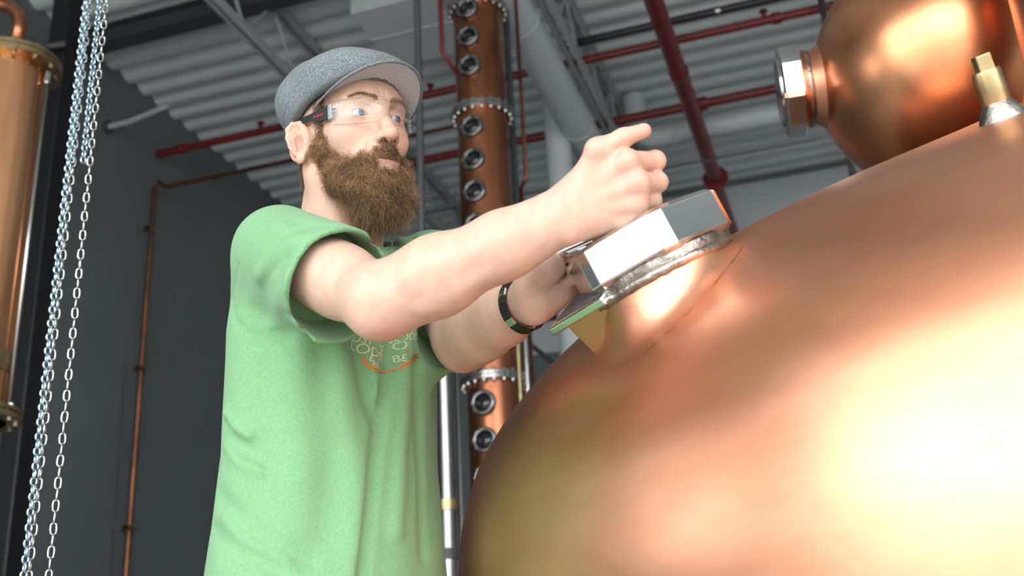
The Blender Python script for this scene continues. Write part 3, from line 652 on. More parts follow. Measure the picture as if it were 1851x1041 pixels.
# ears
for s in (-1, 1):
    ec = np.array((-0.012, s*0.0835, 0.0)); ou = unit((0.36, s*0.93, 0)); fw_ = unit((0.93, -s*0.36, -0.05)); uz = unit((-0.16, 0, 1))
    def E_(a, b, o=0.0): return ec+fw_*a+uz*b+ou*o
    A = np.stack([fw_, ou, uz], 1)
    hu(ell(E_(-0.002, 0.002, 0.003), (0.0185, 0.0052, 0.0315), A), 0.006)
    hu(cone(E_(0.012, -0.012, -0.006), E_(0.010, 0.012, -0.006), 0.010, 0.010), 0.010)
    rim = [E_(0.012, 0.006, 0.001), E_(0.013, 0.020, 0.004), E_(0.006, 0.0300, 0.006), E_(-0.006, 0.0310, 0.007), E_(-0.0150, 0.024, 0.008), E_(-0.0175, 0.010, 0.008), E_(-0.0145, -0.006, 0.008), E_(-0.008, -0.019, 0.007)]
    for f in chainf(rim, [0.0030, 0.0036, 0.0040, 0.0042, 0.0042, 0.0040, 0.0036, 0.0036]): hu(f, 0.003)
    hu(ell(E_(0.001, -0.027, 0.006), (0.0085, 0.0055, 0.0095), A), 0.006)
    hsub(ell(E_(0.003, -0.003, 0.011), (0.0085, 0.0085, 0.0125), A), 0.004)
    hsub(cone(E_(0.004, 0.020, 0.0115), E_(-0.009, 0.010, 0.0145), 0.0042, 0.0040), 0.003)
    for f in chainf([E_(0.002, 0.0145, 0.008), E_(-0.0065, 0.004, 0.011), E_(-0.004, -0.013, 0.009)], [0.0026]*3): hu(f, 0.004)
    hu(ell(E_(0.0135, -0.004, 0.003), (0.004, 0.005, 0.006), A), 0.004)
# neck
NB = B(0.0, 0, 1.49)
S.u(cone(Hd(-0.022, 0, -0.020), NB, 0.058, 0.066), 0.03)
for s in (-1, 1): S.u(cone(Hd(-0.02, s*0.056, -0.035), B(0.06, s*0.022, 1.48), 0.015, 0.012), 0.02)
# trunk inside the shirt
S.u(cone(B(-0.005, -0.08, 1.46), B(-0.005, 0.08, 1.46), 0.056, 0.056), 0.05)
S.u(ell(B(0, 0, 1.36), (0.17, 0.17, 0.16)), 0.04) if False else None
S.u(cone(B(0, 0, 1.44), B(0, 0, 1.33), 0.082, 0.08), 0.04)
# right arm
def arm(Sj, Ej, Wj, outv, r_up=0.047, r_el=0.0425, r_fm=0.0430, r_w=0.0265, tip=0.010):
    d1 = unit(Ej-Sj); d2 = unit(Wj-Ej)
    S.u(cone(Sj+(BO+UP*Sj[2]-Sj)*0.13, Ej, r_up-0.002, r_el), 0.03)
    S.u(cone(Sj+d1*0.10+outv*0.006, Sj+d1*0.20+outv*0.006, 0.045, 0.043), 0.03)
    nb = np.cross(d1, d2); nb = unit(nb); inn = unit(np.cross(nb, d2))     # towards the inside of the elbow
    L = np.linalg.norm(Wj-Ej)
    S.u(cone(Ej, Ej+d2*L*0.30, r_el*0.96, r_fm), 0.03)
    S.u(cone(Ej+d2*L*0.30, Ej+d2*L*0.66, r_fm, 0.035), 0.035)
    S.u(cone(Ej+d2*L*0.66, Wj, 0.035, r_w), 0.035)
    S.u(sph(Ej+unit(d1-d2)*r_el*0.70, 0.0165), 0.018)
    return d1, d2, nb, inn
d1, d2, nbR, innR = arm(SR, ER, WR, -BL)
# wrist, wider than deep
wU = unit(-CU-d2*((-CU)@d2)); viewR = unit(WR-CAM)
for s in (-1, 1): S.u(cone(WR-d2*0.05+wU*s*0.006, WR+d2*0.02+wU*s*0.011, 0.0255, 0.0215), 0.015)
S.u(sph(WR-d2*0.010+wU*0.020-viewR*0.010, 0.010), 0.014)
# tendons and veins that lift the forearm skin
S.u(cone(ER+d2*0.05-viewR*0.036-wU*0.012, ER+d2*0.19-viewR*0.026-wU*0.006, 0.008, 0.004), 0.02)
S.u(cone(P(775, 498, 1.302), P(965, 408, 1.288), 0.011, 0.007), 0.012)
S.u(cone(P(770, 548, 1.300), P(930, 462, 1.290), 0.012, 0.008), 0.012)
# right hand
def finger(pts, rs, k=0.006, knuck=True):
    for f in chainf(pts, rs): S.u(f, k)
hd = 1.285
mcp = [P(1133, 292, hd-0.010), P(1152, 331, hd-0.012), P(1150, 367, hd-0.006), P(1136, 396, hd+0.004)]
pip = [P(1184, 291, hd+0.024), P(1188, 329, hd+0.022), P(1178, 361, hd+0.026), P(1156, 387, hd+0.032)]
dip = [P(1174, 300, hd+0.050), P(1177, 334, hd+0.050), P(1166, 364, hd+0.050), P(1146, 388, hd+0.052)]
tip = [P(1146, 310, hd+0.052), P(1146, 340, hd+0.052), P(1138, 368, hd+0.052), P(1122, 388, hd+0.052)]
rr = [0.0118, 0.0118, 0.0110, 0.0098]
for i in range(4):
    r = rr[i]
    S.u(cone(WR+d2*0.012+wU*(i-1.5)*0.009, mcp[i], 0.017, r+0.0022), 0.016)          # metacarpal
    S.u(cone(WR+d2*0.012+wU*(i-1.5)*0.009+viewR*0.014, mcp[i]+viewR*0.016, 0.016, r+0.001), 0.014)   # palm side
for i in range(4):
    r = rr[i]
    finger([mcp[i], pip[i], dip[i], tip[i]], [r+0.0012, r*0.98, r*0.9, r*0.8], 0.0035)
    S.u(sph(mcp[i]-viewR*0.0030, r-0.0006), 0.010)
    S.u(sph(pip[i], r*1.04), 0.005)
for i in range(3): S.u(cone(mcp[i]+viewR*0.006, mcp[i+1]+viewR*0.006, 0.010, 0.010), 0.008)
for i in (1, 2): S.u(sph((mcp[i]+mcp[i+1])/2+viewR*0.003, 0.0112), 0.006)
for i in range(4): S.u(cone(WR+d2*0.030+wU*(i-1.5)*0.008-viewR*0.013, mcp[i]-viewR*0.0085-d2*0.012, 0.0028, 0.0030), 0.009)   # tendons
# thumb
tm = [WR+d2*0.012-wU*0.012+viewR*0.004, P(1079, 272, hd-0.006), P(1127, 249, hd-0.004), P(1164, 236, hd+0.002)]
finger([WR-d2*0.035-wU*0.012, tm[0]-wU*0.004, tm[1]], [0.0170, 0.0175, 0.0120], 0.018); finger(tm[1:], [0.0122, 0.0110, 0.0088], 0.005)
S.u(sph(tm[1]-wU*0.002, 0.0112), 0.008); S.u(cone(tm[1]+unit(mcp[0]-tm[1])*0.006+viewR*0.006, (mcp[0]+WR)/2+viewR*0.01, 0.012, 0.016), 0.014)
S.s(cone(tm[3]-wU*0.0095+unit(tm[3]-tm[2])*0.003, tm[3]-wU*0.0095-unit(tm[3]-tm[2])*0.009, 0.0018, 0.0018), 0.002)   # nail bed
# left arm and hand
d1l, d2l, nbl, innl = arm(SL, EL, WL, BL, r_up=0.046, r_el=0.037, r_fm=0.0395, r_w=0.0235)
wUl = unit(CU-d2l*(CU@d2l)); viewL = unit(WL-CAM)
for s in (-1, 1): S.u(cone(WL-d2l*0.05+wUl*s*0.005, WL+d2l*0.02+wUl*s*0.009, 0.0235, 0.0205), 0.012)
lh = 1.425
lm = [P(1050, 432, lh+0.035), P(1056, 458, lh+0.03), P(1056, 485, lh+0.025), P(1050, 508, lh+0.02)]   # knuckles, on the far side
lp = [P(1070, 424, lh+0.010), P(1078, 450, lh+0.004), P(1078, 478, lh+0.0), P(1068, 502, lh+0.0)]
ld_ = [P(1052, 430, lh-0.012), P(1058, 456, lh-0.020), P(1056, 482, lh-0.018), P(1050, 502, lh-0.014)]
lt = [P(1036, 442, lh-0.004), P(1038, 466, lh-0.012), P(1037, 488, lh-0.010), P(1032, 504, lh-0.006)]
for i in range(4):
    S.u(cone(WL+d2l*0.022+wUl*(1.5-i)*0.009, lm[i], 0.0185, rr[i]+0.003), 0.018)
    finger([lm[i], lp[i]], [rr[i], rr[i]*0.95], 0.004); finger([lp[i], ld_[i], lt[i]], [rr[i]*0.95, rr[i]*0.9, rr[i]*0.8], 0.0035)
S.u(cone(WL+d2l*0.020-viewL*0.010+wUl*0.012, P(996, 484, lh-0.026), 0.018, 0.0185), 0.014)       # ball of the thumb
S.u(cone(WL+d2l*0.016-viewL*0.008-wUl*0.016, P(1014, 530, lh+0.004), 0.017, 0.015), 0.014)       # heel of the hand
finger([P(998, 474, lh-0.010), P(1020, 444, lh+0.012), P(1046, 428, lh+0.020), P(1062, 421, lh+0.022)], [0.0150, 0.0125, 0.0110, 0.0090], 0.006)
pos, quads = mesh_field(S, np.minimum.reduce([Hd(-.12, -.12, -.12), B(-.2, -.3, 1.28), WR-0.12, WL-0.15, ER-0.1, EL-0.1, SL-0.1, SR-0.1])-0.02, np.maximum.reduce([HT+0.17, P(1195, 240, 1.35)+0.05, P(1080, 440, 1.5)+0.05, SL+0.1, SR+0.1, EL+0.1])+0.02, 0.0018)
pos = smooth_verts(pos, quads, 2)
# legs and hips, hidden under the clothes, run on from the same body
S2 = Sculpt(); S2.u(cone(B(0, 0, 1.42), B(0, 0, 1.0), 0.09, 0.10), 0.04)
for s in (-1, 1):
    S2.u(cone(B(0, s*0.09, 0.95), B(0.01, s*0.10, 0.50), 0.078, 0.052), 0.05); S2.u(cone(B(0.01, s*0.10, 0.50), B(-0.02, s*0.105, 0.10), 0.052, 0.036), 0.03); S2.u(cone(B(-0.02, s*0.105, 0.07), B(0.12, s*0.115, 0.045), 0.034, 0.026), 0.03)
pos2, quads2 = mesh_field(S2, B(0, 0, 0)-np.array([.3, .3, 0]), B(0, 0, 1.55)+np.array([.3, .3, 0]), 0.012, 8)
allp = np.concatenate([pos, pos2]); allq = np.concatenate([quads, quads2+len(pos)])
me = np_mesh('body', allp, allq)
# skin tone: ruddy nose, ears, lips, elbow and knuckles
hp = (allp-HT)@HM
base = np.tile(np.array([0.61, 0.385, 0.290]), (len(allp), 1))
def blend(col, wgt):
    global base
    wgt = np.clip(wgt, 0, 1)[:, None]; base = base*(1-wgt)+np.array(col)*wgt
def g3(c, s): return np.exp(-(((hp-np.array(c))/np.array(s))**2).sum(1))
blend((0.62, 0.27, 0.19), 0.75*g3((0.108, 0, -0.008), (0.016, 0.018, 0.016)))
for s in (-1, 1):
    blend((0.62, 0.28, 0.20), 0.40*g3((0.075, s*0.045, -0.005), (0.03, 0.025, 0.022)))
    blend((0.64, 0.24, 0.17), 0.55*g3((-0.012, s*0.092, 0.004), (0.018, 0.02, 0.03)))
    blend((0.60, 0.30, 0.22), 0.6*g3((0.083, s*0.0325, 0.0175), (0.012, 0.015, 0.006)))
    blend((0.50, 0.25, 0.19), 0.6*g3((0.083, s*0.0325, 0.040), (0.012, 0.017, 0.004)))
lip = np.exp(-((hp[:, 1]/0.022)**4)-(((hp[:, 2]+0.0480)/0.0085)**4))*(hp[:, 0] > 0.088)
blend((0.52, 0.20, 0.17), 0.8*lip)
def gw(c, s): return np.exp(-(((allp-c)/s)**2).sum(1))
blend((0.66, 0.27, 0.21), 0.55*gw(ER-unit(d2-d1)*0.03+wU*0.03, 0.035))
blend((0.66, 0.27, 0.21), 0.45*gw(EL+np.array([0, 0, -0.04]), 0.035))
for q in mcp[:3]: blend((0.66, 0.28, 0.21), 0.5*gw(q, 0.014))
blend((0.66, 0.30, 0.23), 0.4*gw(tm[3], 0.014)); blend((0.85, 0.70, 0.64), 0.9*np.exp(-(np.linalg.norm(allp-(tm[3]-wU*0.009-unit(tm[3]-tm[2])*0.002), axis=1)/0.0062)**4)); blend((0.66, 0.29, 0.22), 0.35*gw(pip[0], 0.014)); blend((0.66, 0.29, 0.22), 0.35*gw(pip[1], 0.014))
nk = np.exp(-(((hp-np.array((0.01, -0.05, -0.13)))/np.array((0.05, 0.06, 0.05)))**2).sum(1)); blend((0.62, 0.33, 0.24), 0.5*nk)
ca = me.color_attributes.new('tone', 'FLOAT_COLOR', 'POINT'); ca.data.foreach_set('color', np.concatenate([base, np.ones((len(base), 1))], 1).astype(np.float32).ravel())
skin = mat('skin', (0.66, 0.40, 0.285), 0.48, sss=0.12, bump=0.16, bscale=300, spec=0.4)
N = skin.node_tree.nodes; L = skin.node_tree.links; at = N.new('ShaderNodeAttribute'); at.attribute_name = 'tone'
nz = N.new('ShaderNodeTexNoise'); nz.inputs['Scale'].default_value = 45; nz.inputs['Detail'].default_value = 4
mr = N.new('ShaderNodeMapRange'); mr.inputs['To Min'].default_value = 0.80; mr.inputs['To Max'].default_value = 1.14; L.new(nz.outputs['Fac'], mr.inputs['Value'])
mx = N.new('ShaderNodeVectorMath'); mx.operation = 'SCALE'; L.new(at.outputs['Color'], mx.inputs[0]); L.new(mr.outputs['Result'], mx.inputs['Scale'])
L.new(mx.outputs['Vector'], N['Principled BSDF'].inputs['Base Color'])
link('body', me, skin, person)
# ------------------------------------------------------------------ t-shirt
BM = np.stack([BF, BL, UP], 1).astype(np.float32); BO32 = BO.astype(np.float32)
def inbody(f): return lambda p: f((p-BO32)@BM)
tz = np.array([0.90, 1.00, 1.10, 1.20, 1.30, 1.38, 1.44, 1.49, 1.53, 1.565, 1.60], np.float32)
ta = np.array([0.140, 0.134, 0.124, 0.118, 0.122, 0.126, 0.126, 0.112, 0.092, 0.068, 0.05], np.float32)
tb_ = np.array([0.205, 0.198, 0.186, 0.178, 0.180, 0.180, 0.170, 0.150, 0.126, 0.094, 0.06], np.float32)
tcx = np.array([0.000, 0.000, 0.002, 0.004, 0.006, 0.006, 0.004, 0.000, -0.004, -0.006, -0.006], np.float32)
def trunk(q):
    z = q[:, 2]; a = np.interp(z, tz, ta); b = np.interp(z, tz, tb_); x = q[:, 0]-np.interp(z, tz, tcx); y = q[:, 1]
    k0 = np.sqrt((x/a)**2+(y/b)**2); k1 = np.sqrt((x/a**2)**2+(y/b**2)**2)
    d = np.where(k0 < 1e-3, -a, k0*(k0-1)/np.maximum(k1, 1e-4)); return np.maximum(d*0.9, np.maximum(0.90-z, z-1.60))
def plane(c, n):
    c = np.asarray(c, np.float32); n = np.asarray(unit(n), np.float32); return lambda p: (p-c)@n
T = Sculpt()
d1 = unit(ER-SR); d1l = unit(EL-SL)
T.u(inbody(trunk), 0.01)
HR = SR+d1*0.190
def sleeve(Sj, d, L, r0, r1, drop, toward):
    outer = cone(Sj-UP*0.004+toward*0.018, Sj+d*(L+0.08)-UP*drop, r0, r1); cut = plane(Sj+d*L, d); back = plane(Sj+d*(L-0.058), -d)
    T.u(lambda p: np.maximum(outer(p), cut(p)), 0.05)
    d32 = np.asarray(d, np.float32); s32 = np.asarray(Sj, np.float32)
    return lambda p: np.maximum(outer(p)+0.0056+0.0055*np.clip((L-(p-s32)@d32)/0.05, 0, 1), back(p))
holes = [sleeve(SR, d1, 0.196, 0.066, 0.083, 0.012, BL), sleeve(SL, d1l, 0.185, 0.070, 0.068, 0.008, -BL)]
# neck opening and ribbed collar
ncut = cone(B(0.012, 0, 1.49), B(0.02, 0, 1.66), 0.068, 0.095)
T.s(ncut, 0.004)
ring = [B(0.010+0.083*math.cos(a), 0.080*math.sin(a), 1.541-0.036*math.cos(a)+0.004*math.cos(2*a)) for a in np.linspace(0, 2*math.pi, 29)]
T.u((lambda f: (lambda p: f(p)-0.0075))(polydist(ring)), 0.006)
def march(F, px, py, d0=1.0, d1_=2.2): # first hit of a sight line on a solid
    r = ray(px, py); k = d0
    for _ in range(80):
        e = float(F.val((CAM+r*k)[None])[0])
        if e < 0.0006: break
        k += e*0.8
        if k > d1_: break
    return CAM+r*min(k, d1_)
TB = Sculpt(); TB.ops = list(T.ops)
def fold(px, A, w):
    pts = [march(TB, *q) for q in px]; f = polydist(pts)
    T.d((lambda p: A*np.exp(-(f(p)/w)**2), f), w)
for px, A, w in [
    ([(712, 600), (706, 650), (698, 700), (688, 760), (676, 850), (664, 960), (655, 1040)], 0.020, 0.009),
    ([(735, 600), (732, 680), (728, 760), (722, 860), (715, 960)], -0.010, 0.013),
    ([(642, 612), (652, 660), (666, 715), (684, 765)], 0.015, 0.010),
    ([(672, 640), (678, 690), (684, 730)], -0.005, 0.010),
    ([(752, 660), (757, 750), (762, 850), (768, 1000)], 0.012, 0.010),
    ([(620, 640), (625, 720), (640, 820), (648, 930), (640, 1040)], -0.006, 0.020),
    ([(585, 640), (588, 740), (596, 850), (590, 960)], 0.004, 0.020),
    ([(398, 900), (440, 950), (500, 990), (560, 1010)], 0.006, 0.014),
    ([(385, 960), (430, 1000), (500, 1030)], 0.006, 0.012),
    ([(404, 930), (450, 975), (520, 1010)], -0.004, 0.010),
    ([(408, 770), (418, 792), (440, 812), (480, 830)], 0.008, 0.010),
    ([(408, 745), (420, 768), (450, 785)], -0.006, 0.009),
    ([(410, 800), (430, 830), (470, 850)], -0.005, 0.010),
    ([(430, 480), (418, 540), (424, 580), (450, 605), (500, 600)], 0.0035, 0.006),
    ([(480, 520), (470, 560), (468, 600)], 0.003, 0.012),
    ([(520, 575), (490, 585), (455, 565)], 0.004, 0.012),
    ([(555, 598), (510, 610), (460, 620)], 0.007, 0.012),
    ([(530, 395), (575, 420), (620, 445)], 0.003, 0.012),
    ([(500, 400), (540, 440), (570, 490)], -0.003, 0.016),
    ([(668, 420), (676, 436), (690, 452)], 0.006, 0.008),
    ([(684, 418), (700, 430), (716, 446)], 0.007, 0.007),
    ([(722, 416), (738, 428), (752, 442)], 0.006, 0.007),
    ([(745, 420), (757, 430), (768, 440)], -0.004, 0.006),
    ([(705, 424), (725, 434), (742, 446)], -0.005, 0.007),
    ([(604, 408), (560, 404), (510, 428), (470, 470)], 0.004, 0.009),
    ([(612, 424), (565, 424), (505, 450), (462, 500)], -0.004, 0.009),
    ([(628, 436), (570, 446), (505, 474), (470, 530)], 0.0045, 0.009),
    ([(640, 450), (580, 470), (520, 500)], -0.003, 0.010),
    ([(520, 520), (500, 560), (490, 590)], -0.004, 0.012),
    ([(480, 650), (470, 720), (468, 800)], 0.004, 0.018),
    ([(540, 660), (530, 760), (535, 860)], -0.003, 0.022)]:
    fold(px, A, w)
def wob(p):
    q = (p-BO32)@BM; x, y, z = q[:, 0], q[:, 1], q[:, 2]
    return 0.0016*np.sin(31*y+9*z+3*np.sin(7*z))*np.sin(23*x+6*z)+0.0012*np.sin(70*y-22*z+15*x)*np.clip((1.45-z)*3, 0, 1)
T.d((wob, lambda p: np.full(len(p), -1.0, np.float32)), 1.0)
for f in holes: T.s(f, 0.002)
tp, tq = mesh_field(T, np.minimum(B(-0.24, -0.30, 0.88), B(0.24, 0.3, 0.88))-np.array([0.16, 0.2, 0.0]), np.maximum(B(-0.24, -0.3, 1.64), B(0.24, 0.3, 1.64))+np.array([0.16, 0.16, 0]), 0.0030)
tp = smooth_verts(tp, tq, 2)
shirt_m = mat('green_heather_cotton', (0.195, 0.375, 0.195), 0.85, col2=(0.165, 0.335, 0.165), scale=260, bump=0.25, bscale=900, spec=0.15, sheen=0.15)
shirt = link('t_shirt', np_mesh('t_shirt', tp, tq), shirt_m, person)
# chest print, pressed onto the cloth along the body's front direction
def press(verts, lift=0.0009):
    q = np.asarray(verts, float).copy(); k = np.zeros(len(q)); dirb = -BF
    for _ in range(60): k += np.clip(T.val((q+dirb*k[:, None]).astype(np.float32))*0.8, -0.01, 0.05)
    return q+dirb*(k-lift)[:, None]
cream = mat('cream_print_ink', (0.62, 0.58, 0.38), 0.8); orange = mat('orange_print_ink', (0.55, 0.20, 0.05), 0.8)
def text_mesh(s, size):
    c = bpy.data.curves.new('t', 'FONT'); c.body = s; c.size = size; c.align_x = 'CENTER'; c.align_y = 'CENTER'; c.resolution_u = 3
    o = bpy.data.objects.new('t', c); COL.objects.link(o); dg = bpy.context.evaluated_depsgraph_get(); e = o.evaluated_get(dg); m_ = e.to_mesh()
    v = np.array([q.co[:] for q in m_.vertices]); f = [tuple(q.vertices) for q in m_.polygons]; e.to_mesh_clear()
    bpy.data.objects.remove(o); bpy.data.curves.remove(c); return v, f
def chest(px, py):
    p = march(T, px, py); q = (p-BO)@np.stack([BF, BL, UP], 1); return q[1], q[2]
def print_text(s, px, py, size, rot, m_, sx=1.0):
    y0, z0 = chest(px, py); v, f = text_mesh(s, size); c_, s_ = math.cos(rot), math.sin(rot)
    yy = (v[:, 0]*c_-v[:, 1]*s_)*sx; zz = v[:, 0]*s_+v[:, 1]*c_
    w3 = np.array([B(0.30, y0+a, z0+b) for a, b in zip(yy, zz)])
    me = bpy.data.meshes.new('print'); me.from_pydata(press(w3).tolist(), [], f); me.update(); link('chest_print', me, m_, shirt)
def print_line(px, r, m_):
    pts = [chest(*q) for q in px]; ys = np.array([a for a, b in pts]); zs = np.array([b for a, b in pts]); n_ = 24
    t = np.linspace(0, len(px)-1, n_); yy = np.interp(t, range(len(px)), ys); zz = np.interp(t, range(len(px)), zs)
    V = []
    for i in range(n_):
        j0, j1 = max(i-1, 0), min(i+1, n_-1); d = np.array([yy[j1]-yy[j0], zz[j1]-zz[j0]]); d /= np.linalg.norm(d)+1e-9
        for s in (-1, 1): V.append(B(0.30, yy[i]-d[1]*s*r, zz[i]+d[0]*s*r))
    F = [(2*i, 2*i+1, 2*i+3, 2*i+2) for i in range(n_-1)]
    me = bpy.data.meshes.new('print'); me.from_pydata(press(np.array(V), 0.0011).tolist(), [], F); me.update(); link('chest_print', me, m_, shirt)
try:
    print_text('UST', 657, 614, 0.016, -0.15, cream); print_text('LOD', 660, 632, 0.021, -0.25, cream); print_text('E', 672, 648, 0.012, -0.2, cream)
    print_text('BE', 680, 660, 0.013, -0.1, cream); print_text('SINS', 689, 638, 0.013, 1.45, cream); print_text('O', 722, 626, 0.016, 0.1, cream); print_text('BE', 724, 648, 0.014, 0.1, cream)
    print_text('GOOD', 738, 609, 0.014, 0.2, cream)
    print_line([(650, 652), (660, 662), (676, 670), (694, 673), (712, 668), (735, 656), (757, 640)], 0.0013, orange)
    print_line([(652, 644), (664, 659), (680, 667)], 0.0010, orange); print_line([(722, 668), (742, 656), (758, 646)], 0.0009, orange)
    print_text('o', 737, 634, 0.014, 0, orange)
except Exception as ex: print('print failed', ex)
# ------------------------------------------------------------------ trousers and boots
J = Sculpt()
J.u(cone(B(0, -0.075, 0.96), B(0, 0.075, 0.96), 0.092, 0.092), 0.04)
for s in (-1, 1):
    J.u(cone(B(0, s*0.09, 0.95), B(0.01, s*0.10, 0.50), 0.095, 0.072), 0.05); J.u(cone(B(0.01, s*0.10, 0.50), B(-0.02, s*0.105, 0.10), 0.072, 0.064), 0.03)
    J.s(plane(B(0, 0, 0.075), UP), 0.003) if s == 1 else None
jp, jq = mesh_field(J, B(0, 0, 0.05)-np.array([.3, .3, 0]), B(0, 0, 1.2)+np.array([.3, .3, 0]), 0.009, 8)
link('trousers', np_mesh('trousers', smooth_verts(jp, jq, 2), jq), mat('dark_denim', (0.03, 0.04, 0.07), 0.85, var=0.3, scale=200), person)
boot_m = mat('dark_leather', (0.035, 0.025, 0.02), 0.5, var=0.3, scale=30)
for s in (-1, 1):
    K = Sculpt(); K.u(cone(B(-0.03, s*0.105, 0.055), B(0.13, s*0.12, 0.045), 0.050, 0.040), 0.02); K.u(cone(B(-0.02, s*0.105, 0.05), B(-0.02, s*0.105, 0.16), 0.050, 0.050), 0.03); K.i(plane(B(0, 0, 0.002), -UP), 0.003)
    kp, kq = mesh_field(K, B(0.05, s*0.11, 0)-np.array([.2, .2, .03]), B(0.05, s*0.11, 0.2)+np.array([.2, .2, .05]), 0.008, 8)
    link('boot', np_mesh('boot', smooth_verts(kp, kq, 2), kq), boot_m, person)
# ------------------------------------------------------------------ eyes
def vcol(me, name, col): ca = me.color_attributes.new(name, 'FLOAT_COLOR', 'POINT'); ca.data.foreach_set('color', np.concatenate([col, np.ones((len(col), 1))], 1).astype(np.float32).ravel())
def attr_mat(name, attr, rough, **k):
    m_ = mat(name, (0.5, 0.5, 0.5), rough, **k); a = m_.node_tree.nodes.new('ShaderNodeAttribute'); a.attribute_name = attr
    m_.node_tree.links.new(a.outputs['Color'], m_.node_tree.nodes['Principled BSDF'].inputs['Base Color']); return m_
eye_m = attr_mat('wet_eye', 'tone', 0.08, coat=0.6)
for s in (-1, 1):
    gz = unit((1.0, 0.20, -0.05)); uu, vv, _ = frame(gz); V = []; F = []; Cc = []; nr, ns = 40, 40
    for i in range(nr+1):
        th = math.pi*i/nr if i else 0.0; th = (i/nr)**1.5*math.pi
        for k in range(ns):
            a = 2*math.pi*k/ns; V.append(Hd(*(EYE[s]+0.0126*(gz*math.cos(th)+(uu*math.cos(a)+vv*math.sin(a))*math.sin(th)))))
            if th < 0.20: c_ = (0.008, 0.008, 0.01)
            elif th < 0.47: c_ = np.array((0.10, 0.17, 0.23))*(0.8+0.35*math.sin(a*17+i))
            elif th < 0.52: c_ = (0.05, 0.08, 0.11)
            else: c_ = (0.50, 0.47, 0.45)
            Cc.append(c_)
    for i in range(nr):
        for k in range(ns): F.append((i*ns+k, i*ns+(k+1) % ns, (i+1)*ns+(k+1) % ns, (i+1)*ns+k))
    me = MB().add(V, F).mesh('eye'); vcol(me, 'tone', np.array(Cc)); link('eye', me, eye_m, person)
# ------------------------------------------------------------------ beard, hair, brows
hair_m = attr_mat('hair_strand', 'tone', 0.42, spec=0.35)
def strands(name, roots, dirs, lens, cols, r=0.00035, seg=5, curl=0.0025, droop=0.35, parent=None):
    n = len(roots); t = np.linspace(0, 1, seg+1); pts = np.zeros((n, seg+1, 3)); ph = RNG.uniform(0, 6.28, (n, 3)); fr = RNG.uniform(4, 13, (n, 1))
    for i, tt in enumerate(t):
        d = dirs*(tt*lens)[:, None]+np.array([0, 0, -1.0])*(droop*tt*tt*lens)[:, None]
        pts[:, i] = roots+d+np.sin(ph+fr*tt)*curl*tt-np.sin(ph)*0*curl
    tan = np.gradient(pts, axis=1); tan /= np.linalg.norm(tan, axis=2, keepdims=True)+1e-9
    ref = np.array([0.31, 0.52, 0.79]); u_ = np.cross(tan, ref); u_ /= np.linalg.norm(u_, axis=2, keepdims=True)+1e-9; w_ = np.cross(tan, u_)
    rad = r*(1-0.75*t)[None, :, None]
    V = np.stack([pts+rad*(u_*math.cos(a)+w_*math.sin(a)) for a in (0, 2.094, 4.189)], 2)   # n, seg+1, 3, 3
    idx = np.arange(n*(seg+1)*3).reshape(n, seg+1, 3); Q = []
    for k in range(3): Q.append(np.stack([idx[:, :-1, k], idx[:, :-1, (k+1) % 3], idx[:, 1:, (k+1) % 3], idx[:, 1:, k]], -1).reshape(-1, 4))
    me = np_mesh(name, V.reshape(-1, 3), np.concatenate(Q)); vcol(me, 'tone', np.repeat(cols, (seg+1)*3, 0))
    o = link(name, me, hair_m, parent or person); o['kind'] = 'stuff'; return o
BE = Sculpt()
for s in (-1, 1):
    BE.u(cone((0.022, s*0.0665, 0.012), (0.016, s*0.066, -0.02), 0.004, 0.010), 0.01)
    BE.u(cone((0.016, s*0.064, -0.02), (0.046, s*0.047, -0.070), 0.007, 0.014), 0.02)
    BE.u(cone((0.046, s*0.047, -0.070), (0.074, s*0.022, -0.096), 0.014, 0.024), 0.025)
    BE.u(cone((0.1010, s*0.004, -0.0335), (0.0875, s*0.030, -0.053), 0.0064, 0.0085), 0.008)
    BE.u(cone((0.087, s*0.030, -0.054), (0.074, s*0.034, -0.076), 0.0070, 0.014), 0.012)
    BE.u(cone((0.044, s*0.053, -0.046), (0.074, s*0.038, -0.066), 0.007, 0.009), 0.02)
BE.u(ell((0.072, 0, -0.086), (0.026, 0.034, 0.026)), 0.02)
BE.u(ell((0.069, 0, -0.100), (0.029, 0.034, 0.030)), 0.02)
BE.u(cone((0.088, 0, -0.068), (0.090, 0, -0.085), 0.008, 0.016), 0.012)
BE.s(ell((0.102, 0, -0.0490), (0.022, 0.027, 0.0085)), 0.005)
def bw(p): return 0.0022*np.sin(p[:, 0]*210+3*np.sin(p[:, 2]*90))*np.sin(p[:, 1]*190+p[:, 2]*120)+0.0016*np.sin(p[:, 2]*260+p[:, 1]*300)
BE.d((bw, lambda p: np.full(len(p), -1.0, np.float32)), 1.0)
bp, bq = mesh_field(BE, (-0.03, -0.10, -0.18), (0.16, 0.10, 0.04), 0.0024, 8)
bp = smooth_verts(bp, bq, 1)
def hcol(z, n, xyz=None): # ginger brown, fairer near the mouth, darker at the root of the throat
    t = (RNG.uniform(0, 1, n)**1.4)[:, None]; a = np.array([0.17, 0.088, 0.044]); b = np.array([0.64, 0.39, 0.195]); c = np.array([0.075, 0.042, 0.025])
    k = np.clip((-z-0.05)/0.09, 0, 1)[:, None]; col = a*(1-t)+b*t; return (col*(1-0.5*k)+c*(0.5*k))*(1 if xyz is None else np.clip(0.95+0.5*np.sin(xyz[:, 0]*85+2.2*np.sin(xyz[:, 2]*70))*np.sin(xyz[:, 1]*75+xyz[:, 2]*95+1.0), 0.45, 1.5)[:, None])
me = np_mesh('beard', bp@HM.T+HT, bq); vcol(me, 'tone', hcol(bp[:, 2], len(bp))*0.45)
beard = link('beard', me, attr_mat('beard_mass', 'tone', 0.7, bump=0.6, bscale=500), person)
